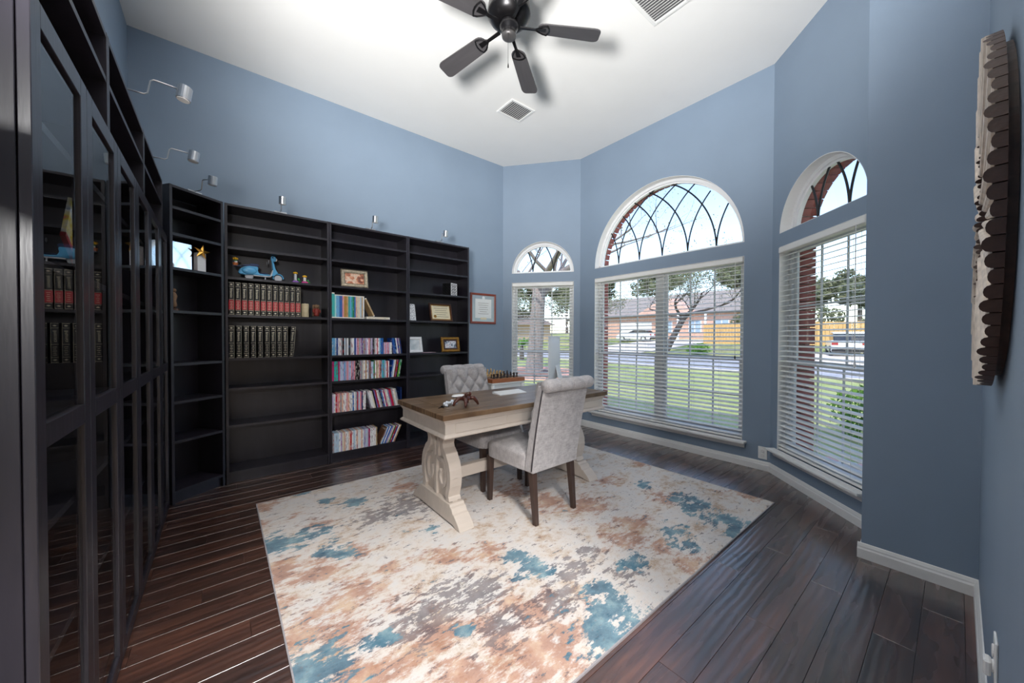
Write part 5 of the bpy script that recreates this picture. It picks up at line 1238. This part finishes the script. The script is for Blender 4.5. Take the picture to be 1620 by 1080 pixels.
M_BARK = pm('grey_bark', (128, 116, 112), 0.95, var=0.3, nscale=6, stretch=(3, 3, 0.5), bump=0.8, bscale=16, bdist=0.03); M_BARKD = pm('dark_bark', (84, 74, 70), 0.95, var=0.3, nscale=6, stretch=(3, 3, 0.5), bump=0.8, bscale=16, bdist=0.03)
def leaves(mb, c, rad, n, sz, rnd, shell=0.5):
    for _ in range(n):
        while True:
            p = Vector((rnd.uniform(-1, 1), rnd.uniform(-1, 1), rnd.uniform(-1, 1)))
            if shell < p.length < 1: break
        q = Vector(c) + Vector((p.x * rad[0], p.y * rad[1], p.z * rad[2]))
        a = Vector((rnd.gauss(0, 1), rnd.gauss(0, 1), rnd.gauss(0, 1))).normalized(); b_ = a.orthogonal().normalized(); s_ = sz * rnd.uniform(0.6, 1.3)
        mb.add([q - a * s_, q + b_ * s_ * 0.5, q + a * s_, q - b_ * s_ * 0.5], [(0, 1, 2, 3)])
def branch(mb, p, d, L, r_, depth, rnd, tips):
    pts = [p]; rs = [r_]; dd = d.copy(); q = p.copy(); n = 5
    for i in range(n):
        dd = (dd + Vector((rnd.gauss(0, .13), rnd.gauss(0, .13), rnd.gauss(0, .08) + 0.03))).normalized(); q = q + dd * (L / n); pts.append(q.copy()); rs.append(r_ * (1 - 0.55 * (i + 1) / n))
    mb.tube(pts, rs, 7 if depth > 1 else 5, cap=False)
    tips.append(q)
    if depth <= 0: return
    for k in range(3 if depth > 1 else 4):
        j = rnd.randint(2, n); pp = pts[j]; a = rnd.uniform(0, 6.28)
        nd = (dd * 0.75 + Vector((math.cos(a), math.sin(a), rnd.uniform(-0.1, 0.45))) * 0.75).normalized()
        branch(mb, pp, nd, L * rnd.uniform(0.6, 0.85), rs[j] * 0.62, depth - 1, rnd, tips)
def tree(name, loc, hh, r_, lean, seed, leafm, bark, nleaf, lsz, spread, label, group=None, depth=3):
    rnd = random.Random(seed); e = tag(empty(name, loc), label, 'tree', group)
    mb = MB(); tips = []
    top = Vector((lean[0], lean[1], hh)); mb.tube([(0, 0, -0.2), (0, 0, 0.0), top * 0.3, top * 0.65, top], [r_ * 1.5, r_ * 1.25, r_, r_ * 0.92, r_ * 0.85], 12)
    mb.build('trunk', bark, e, smooth=True)
    mb = MB()
    for k in range(5):
        a = 2 * math.pi * k / 5 + rnd.uniform(-.3, .3)
        branch(mb, top * (0.86 + 0.03 * k), Vector((math.cos(a), math.sin(a), rnd.uniform(0.25, 0.8))).normalized(), spread, r_ * 0.5, depth, rnd, tips)
    mb.build('branches', bark, e, smooth=True)
    if nleaf:
        mb = MB(); per = max(1, nleaf // len(tips))
        for t_ in tips: leaves(mb, t_, (spread * .32, spread * .32, spread * .25), per, lsz, rnd, 0.0)
        tag(mb.build('foliage', leafm, e, fix=False), kind='stuff')
    return e
tree('oak_tree', (9.63, 10.54, GZ), 3.6, 0.30, (0.1, -0.2), 3, M_LF2, M_BARK, 2600, 0.05, 3.4, 'large grey-barked oak standing on the lawn outside the narrow window')
tree('oak_tree', (30, 16.0, tz(30)), 3.2, 0.26, (0.9, -1.3), 5, M_LF3, M_BARKD, 5200, 0.10, 3.4, 'dark leaning oak in front of the brick house across the road')
tree('leafy_tree', (34, 27.5, tz(34)), 2.8, 0.2, (0.2, 0.1), 8, M_LF3, M_BARKD, 5000, 0.12, 3.0, 'bushy tree at the corner of the brick house', depth=2)
far = [(72, 24), (68, 38), (66, 51), (52, 58), (40, 66), (70, 64)]
for i, (x, y_) in enumerate(far):
    tree('background_tree', (x, y_, tz(x)), 8.5, 0.35, (0, 0), 20 + i, M_LF3, M_BARKD, 4600, 0.36, 3.0, 'grey-green tree rising behind the brick house', 'trees behind the brick house', depth=2)
for i, (x, y_) in enumerate([(50, -10), (50, -2.5), (50, 4.2), (51, 11), (64, -6), (64, 1), (64, 8), (64, 15)]):
    tree('background_tree', (x, y_, tz(x)), 3.0 + 1.6 * (x > 60), 0.25, (0, 0), 40 + i, M_LF3, M_BARKD, 4200, 0.27, 1.9, 'grey-green tree rising behind the wooden fence', 'trees behind the wooden fence', depth=2)
for i, (x, y_) in enumerate([(16, 29.5), (29.5, 38), (24, 56), (40.5, 36.2)]):
    tree('street_tree', (x, y_, tz(x)), 3.4, 0.22, (0, 0), 60 + i, M_LF3, M_BARKD, 4200, 0.16, 2.5, 'grey-green tree beside the road beyond the large oak', 'trees beside the road beyond the oak', depth=2)
hb = tag(empty('tan_house', (33, 47, tz(33))), 'tan house with grey roof beside the road beyond the oak', 'house')
MB().box(0, 10, -4, 9, -0.5, 3.1).build('walls', pm('tan_stucco', (206, 180, 156), 0.9, var=0.08, nscale=2), hb)
MB().prism([(-4.6, 3.05), (9.6, 3.05), (2.5, 5.8)], -0.6, 10.6, YZ).build('roof', pm('brown_shingle', (128, 112, 102), 0.9, var=0.2, nscale=2), hb)
for y0 in (-2.5, 1.2, 5.2):
    f_ = MB().box(-0.06, 0.0, y0, y0 + 1.6, 0.8, 2.2).build('window', M_TRIM, hb)
    for a in (0, 1): MB().box(-0.09, -0.06, y0 + 0.08 + a * 0.76, y0 + 0.76 + a * 0.76, 0.9, 2.1).build('pane', pm('tan_house_glass', (140, 160, 184), 0.2, var=0.2, nscale=2), f_)
# stone ring round the oak
rg = tag(empty('tree_ring', (9.63, 10.54, GZ)), 'ring of pinkish edging stones around the large oak', 'edging')
me = MB().box(-0.19, 0.19, -0.09, 0.09, -0.05, 0.16).mesh('stone', M_EDGE)
for k in range(26): a = 2 * math.pi * k / 26; link('stone', me, rg, (1.7 * math.cos(a), 1.7 * math.sin(a), 0), (0, 0, a + math.pi / 2))
o = MB().lathe([(0.001, -0.02), (1.6, -0.02), (1.6, 0.05), (0.001, 0.09)], 28).build('ground_tree_bed', M_MULCH); o.location = (9.63, 10.54, GZ); tag(o, kind='structure')
# shrub and palm
def shrub(loc, rad, n, sz, mt, label, seed):
    e = tag(empty('shrub', loc), label, 'shrub'); rnd = random.Random(seed)
    mb = MB(); leaves(mb, (0, 0, rad[2] * 0.9), rad, n, sz, rnd, 0.3); tag(mb.build('foliage', mt, e, fix=False), kind='stuff')
    mb = MB()
    for k in range(5): mb.tube([(0, 0, -0.05), (rnd.uniform(-.2, .2) * rad[0], rnd.uniform(-.2, .2), rad[2] * .6), (rnd.uniform(-.6, .6) * rad[0], rnd.uniform(-.6, .6) * rad[1], rad[2] * 1.2)], [0.02, 0.015, 0.006], 6)
    mb.build('stems', M_BARKD, e)
shrub((7.5, 0.75, GZ), (0.62, 0.55, 0.42), 900, 0.05, M_LF1, 'green leafy shrub on the lawn beside the rock bed', 11)
shrub((28.6, 12.6, tz(28.6)), (0.9, 0.9, 0.5), 500, 0.12, M_LF1, 'low green shrub under the leaning oak', 12)
for i in range(4):
    shrub((43.8, -2.0 + i * 5.2, tz(43.8)), (1.5, 2.3, 1.9), 900, 0.22, M_LF3, 'tall grey-green bush filling the gap just behind the wooden fence', 30 + i)
    bpy.data.objects['shrub' if i < 0 else 'shrub.%03d' % (i + 2)]['group'] = 'bushes behind the wooden fence'
pa = tag(empty('palm_plant', (15.2, 17.8, GZ)), 'green palm-like plant beyond the large oak', 'plant')
mb = MB(); rnd = random.Random(4)
for k in range(26):
    a = rnd.uniform(0, 6.28); L_ = rnd.uniform(1.1, 1.8); pts = [Vector((0, 0, 0.9))]
    for j in range(1, 6): t_ = j / 5; pts.append(Vector((math.cos(a) * L_ * t_, math.sin(a) * L_ * t_, 0.9 + 1.5 * t_ * rnd.uniform(.8, 1) - 1.7 * t_ * t_ * rnd.uniform(0.5, 1))))
    for j in range(5):
        w_ = 0.09 * (1 - j / 6); s_ = Vector((-math.sin(a), math.cos(a), 0)); mb.add([pts[j] - s_ * w_, pts[j] + s_ * w_, pts[j + 1] + s_ * w_ * .8, pts[j + 1] - s_ * w_ * .8], [(0, 1, 2, 3)])
mb.build('fronds', M_LF4, pa, fix=False)
MB().tube([(0, 0, -0.1), (0, 0, 0.95)], [0.16, 0.11], 10).build('trunk', M_BARKD, pa)
# wooden fence
M_FENCE = pm('tan_fence_wood', (198, 158, 104), 0.85, var=0.2, nscale=4, stretch=(1, 6, 0.4))
fe = tag(empty('wooden_fence', (40.5, -4, tz(40.5) - 0.1)), 'tan wooden board fence across the road', 'fence')
me = MB().box(-0.02, 0.02, 0.01, 0.27, 0, 2.1).mesh('board', M_FENCE)
for i in range(76): link('board', me, fe, (0, i * 0.28, random.uniform(-.02, .02)))
for z in (0.4, 1.7): MB().box(0.02, 0.07, 0, 21.3, z, z + 0.1).build('rail', M_FENCE, fe)
# brick house across the road
M_HBR = pm('pink_brick_wall', (206, 166, 150), 0.9, var=0.12, nscale=3); M_HROOF = pm('grey_shingle', (140, 130, 124), 0.9, var=0.2, nscale=2); M_HGL = pm('house_window', (150, 172, 196), 0.2, var=0.2, nscale=2)
hs = tag(empty('brick_house', (47.5, 28.5, tz(47.5))), 'pinkish brick house with white garage door across the road', 'house')
MB().box(0, 11, -12, 11, -0.6, 3.3).build('walls', M_HBR, hs)
m = MB(); m.prism([(-0.7, 3.25), (11.7, 3.25), (5.5, 6.6)], -12.6, 11.6, XZ); m.build('roof', M_HROOF, hs)
m = MB(); m.prism([(-8.0, 3.2), (1.0, 3.2), (-3.5, 5.6)], -0.9, 4.0, YZ); m.build('front_gable', M_HBR, hs)
gd = MB().box(-0.08, 0.0, -1.2, 4.0, 0.0, 2.4).build('garage_door', M_TRIM, hs)
for k in range(4):
    for j in range(4): MB().box(-0.11, -0.08, -1.1 + j * 1.28, 0.1 + j * 1.28, 0.1 + k * 0.58, 0.58 + k * 0.58).build('door_panel', M_TRIM, gd)
for (y0, z0, ww, hh) in ((6.5, 0.9, 1.6, 1.5), (-4.2, 0.8, 2.0, 1.6), (-8.0, 0.8, 1.6, 1.6), (-11.2, 0.8, 1.6, 1.6)):
    f_ = MB().box(-0.06, 0.0, y0, y0 + ww, z0, z0 + hh).build('window', M_TRIM, hs)
    for a in (0, 1): MB().box(-0.09, -0.06, y0 + 0.1 + a * ww / 2, y0 + ww / 2 - 0.05 + a * ww / 2, z0 + 0.1, z0 + hh - 0.1).build('pane', M_HGL, f_)
for y_ in (-5.8, -9.2): MB().box(-1.6, -1.4, y_, y_ + 0.2, -0.4, 3.2).build('porch_post', M_TRIM, hs)
# cars
M_CARW = pm('white_car_paint', (232, 234, 238), 0.2, var=0.02, coat=0.5); M_CARG = pm('tinted_glass', (40, 46, 54), 0.1, var=0.1); M_TYRE = pm('tyre', (28, 28, 30), 0.8, var=0.1); M_TAIL = pm('tail_light', (150, 40, 40), 0.25, var=0.1)
def car(loc, rz, label, tall):
    e = tag(empty('car', loc, rz), label, 'car'); L_ = 4.5; W2_ = 0.9
    prof = [(0.0, 0.35), (0.0, 0.75), (0.08, 1.0), (0.35, 1.05), (3.1, 1.02), (4.0, 0.9), (4.42, 0.72), (4.5, 0.4), (4.4, 0.28), (0.1, 0.28)]
    MB().prism(prof, -W2_, W2_, XZ).build('body', M_CARW, e, bevel=0.08, seg=2)
    cab_ = [(0.12, 1.0), (0.42, 1.32 + tall), (0.75, 1.45 + tall), (2.0, 1.47 + tall), (3.15, 1.0)]
    MB().prism(cab_, -W2_ + 0.12, W2_ - 0.12, XZ).build('glass_house', M_CARG, e, bevel=0.05)
    MB().prism([(0.36, 1.35 + tall), (0.7, 1.47 + tall), (2.0, 1.5 + tall), (2.25, 1.42 + tall), (2.1, 1.38 + tall), (0.7, 1.38 + tall)], -W2_ + 0.11, W2_ - 0.11, XZ).build('roof', M_CARW, e, bevel=0.03)
    for x in (0.85, 3.6):
        for sy in (-1, 1):
            w_ = MB().lathe([(0.2, -0.1), (0.33, -0.1), (0.34, -0.06), (0.34, 0.06), (0.33, 0.1), (0.2, 0.1)], 18, Matrix.Translation((x, sy * 0.84, 0.34)) @ Matrix.Rotation(R(90), 4, 'X')).build('wheel', M_TYRE, e)
            MB().lathe([(0.01, -0.105), (0.21, -0.105), (0.21, 0.105), (0.01, 0.105)], 14, Matrix.Translation((x, sy * 0.84, 0.34)) @ Matrix.Rotation(R(90), 4, 'X')).build('rim', M_STEEL, w_)
    for sy in (-1, 1): MB().box(-0.03, 0.12, sy * 0.72 - 0.16, sy * 0.72 + 0.16, 0.74, 0.92).build('tail_light', M_TAIL, e)
    MB().box(-0.02, 0.05, -0.26, 0.26, 0.5, 0.64).build('number_plate', M_SILVMAT, e)
    MB().box(-0.05, 0.1, -0.88, 0.88, 0.3, 0.48).build('bumper', M_TYRE, e, bevel=0.03)
car((31.0, 4.3, tz(31) + 0.03), R(14), 'white car parked beyond the road in front of the wooden fence', 0.12)
car((42.0, 24.0, tz(42) + 0.03), R(100), 'white car parked on the driveway of the brick house', 0.0)

# ------------------------------------------------------------------ added fill lights out of view, brightening the room
def added_ceiling_fill(loc, r_, power, label):  # added fitting in the unseen foyer, there only to brighten the room
    e = tag(empty('added_ceiling_fill', loc), label, 'added fill light')
    MB().lathe([(r_, -0.0005), (r_, -0.03), (r_ - 0.02, -0.04)], 32).build('pan', M_FAN, e)
    m, nt, out = newmat('fill_diffuser'); em = N(nt, 'ShaderNodeEmission'); em.inputs[1].default_value = 3.0; nt.links.new(em.outputs[0], out.inputs[0])
    MB().lathe([(r_ - 0.022, -0.0402), (r_ * 0.8, -0.09), (r_ * 0.4, -0.115), (0.002, -0.12)], 32).build('diffuser', m, e, smooth=True)
    ld = bpy.data.lights.new('added_ceiling_fill_glow', 'AREA'); ld.shape = 'DISK'; ld.size = 2 * r_; ld.energy = power; ld.color = (1.0, 0.97, 0.93)
    lo = bpy.data.objects.new('added_ceiling_fill_glow', ld); COL.objects.link(lo); lo.parent = e; lo.location = (0, 0, -0.13)
    return e
added_ceiling_fill((0.2, -1.6, H), 0.3, 300, 'added round ceiling fill light in the unseen foyer')
def added_uplight(loc, aim, power, label):  # added uplight out of view: bounces fill off the ceiling
    e = tag(empty('added_floor_fill', loc), label, 'floor lamp')
    MB().lathe([(0.14, 0), (0.14, 0.015), (0.03, 0.035)], 28).build('base', M_FAN, e)
    MB().lathe([(0.011, 0.03), (0.011, 1.62)], 12).build('pole', M_FAN, e)
    MB().lathe([(0.02, 1.60), (0.14, 1.66), (0.24, 1.74), (0.25, 1.75), (0.24, 1.75), (0.135, 1.675), (0.02, 1.62)], 28).build('bowl', M_WHF, e, smooth=True)
    ld = bpy.data.lights.new('added_floor_fill_spot', 'SPOT'); ld.energy = power; ld.spot_size = R(102); ld.spot_blend = 0.85; ld.shadow_soft_size = 0.24; ld.color = (1.0, 0.99, 0.975)
    lo = bpy.data.objects.new('added_floor_fill_spot', ld); COL.objects.link(lo); lo.parent = e; lo.location = (0, 0, 1.76)
    lo.rotation_euler = (Vector(aim) - (Vector(loc) + Vector((0, 0, 1.76)))).to_track_quat('-Z', 'Y').to_euler()
added_uplight((-0.33, 0.50, 0), (1.35, 1.85, H), 1000, 'added out-of-view uplight at the end of the glass-door bookcases')
def added_hanging_fill(loc, power, label):  # added foyer light, fills the back wall and shelves from the front
    e = tag(empty('added_foyer_fill', (loc[0], loc[1], H)), label, 'pendant lamp'); dz = loc[2] - H
    MB().lathe([(0.06, -0.0005), (0.06, -0.02), (0.01, -0.03)], 20).build('canopy', M_FAN, e)
    MB().lathe([(0.005, -0.03), (0.005, dz + 0.19)], 8).build('rod', M_FAN, e)
    MB().lathe([(0.18, dz + 0.02), (0.17, dz + 0.12), (0.05, dz + 0.19), (0.04, dz + 0.19), (0.16, dz + 0.115), (0.172, dz + 0.02)], 28).build('shade', M_WHF, e, smooth=True)
    ld = bpy.data.lights.new('added_foyer_fill_point', 'POINT'); ld.energy = power; ld.shadow_soft_size = 0.13; ld.color = (1.0, 0.99, 0.975)
    lo = bpy.data.objects.new('added_foyer_fill_point', ld); COL.objects.link(lo); lo.parent = e; lo.location = (0, 0, dz)
added_hanging_fill((-0.75, -1.5, 2.15), 400, 'added hanging fill light in the unseen foyer')
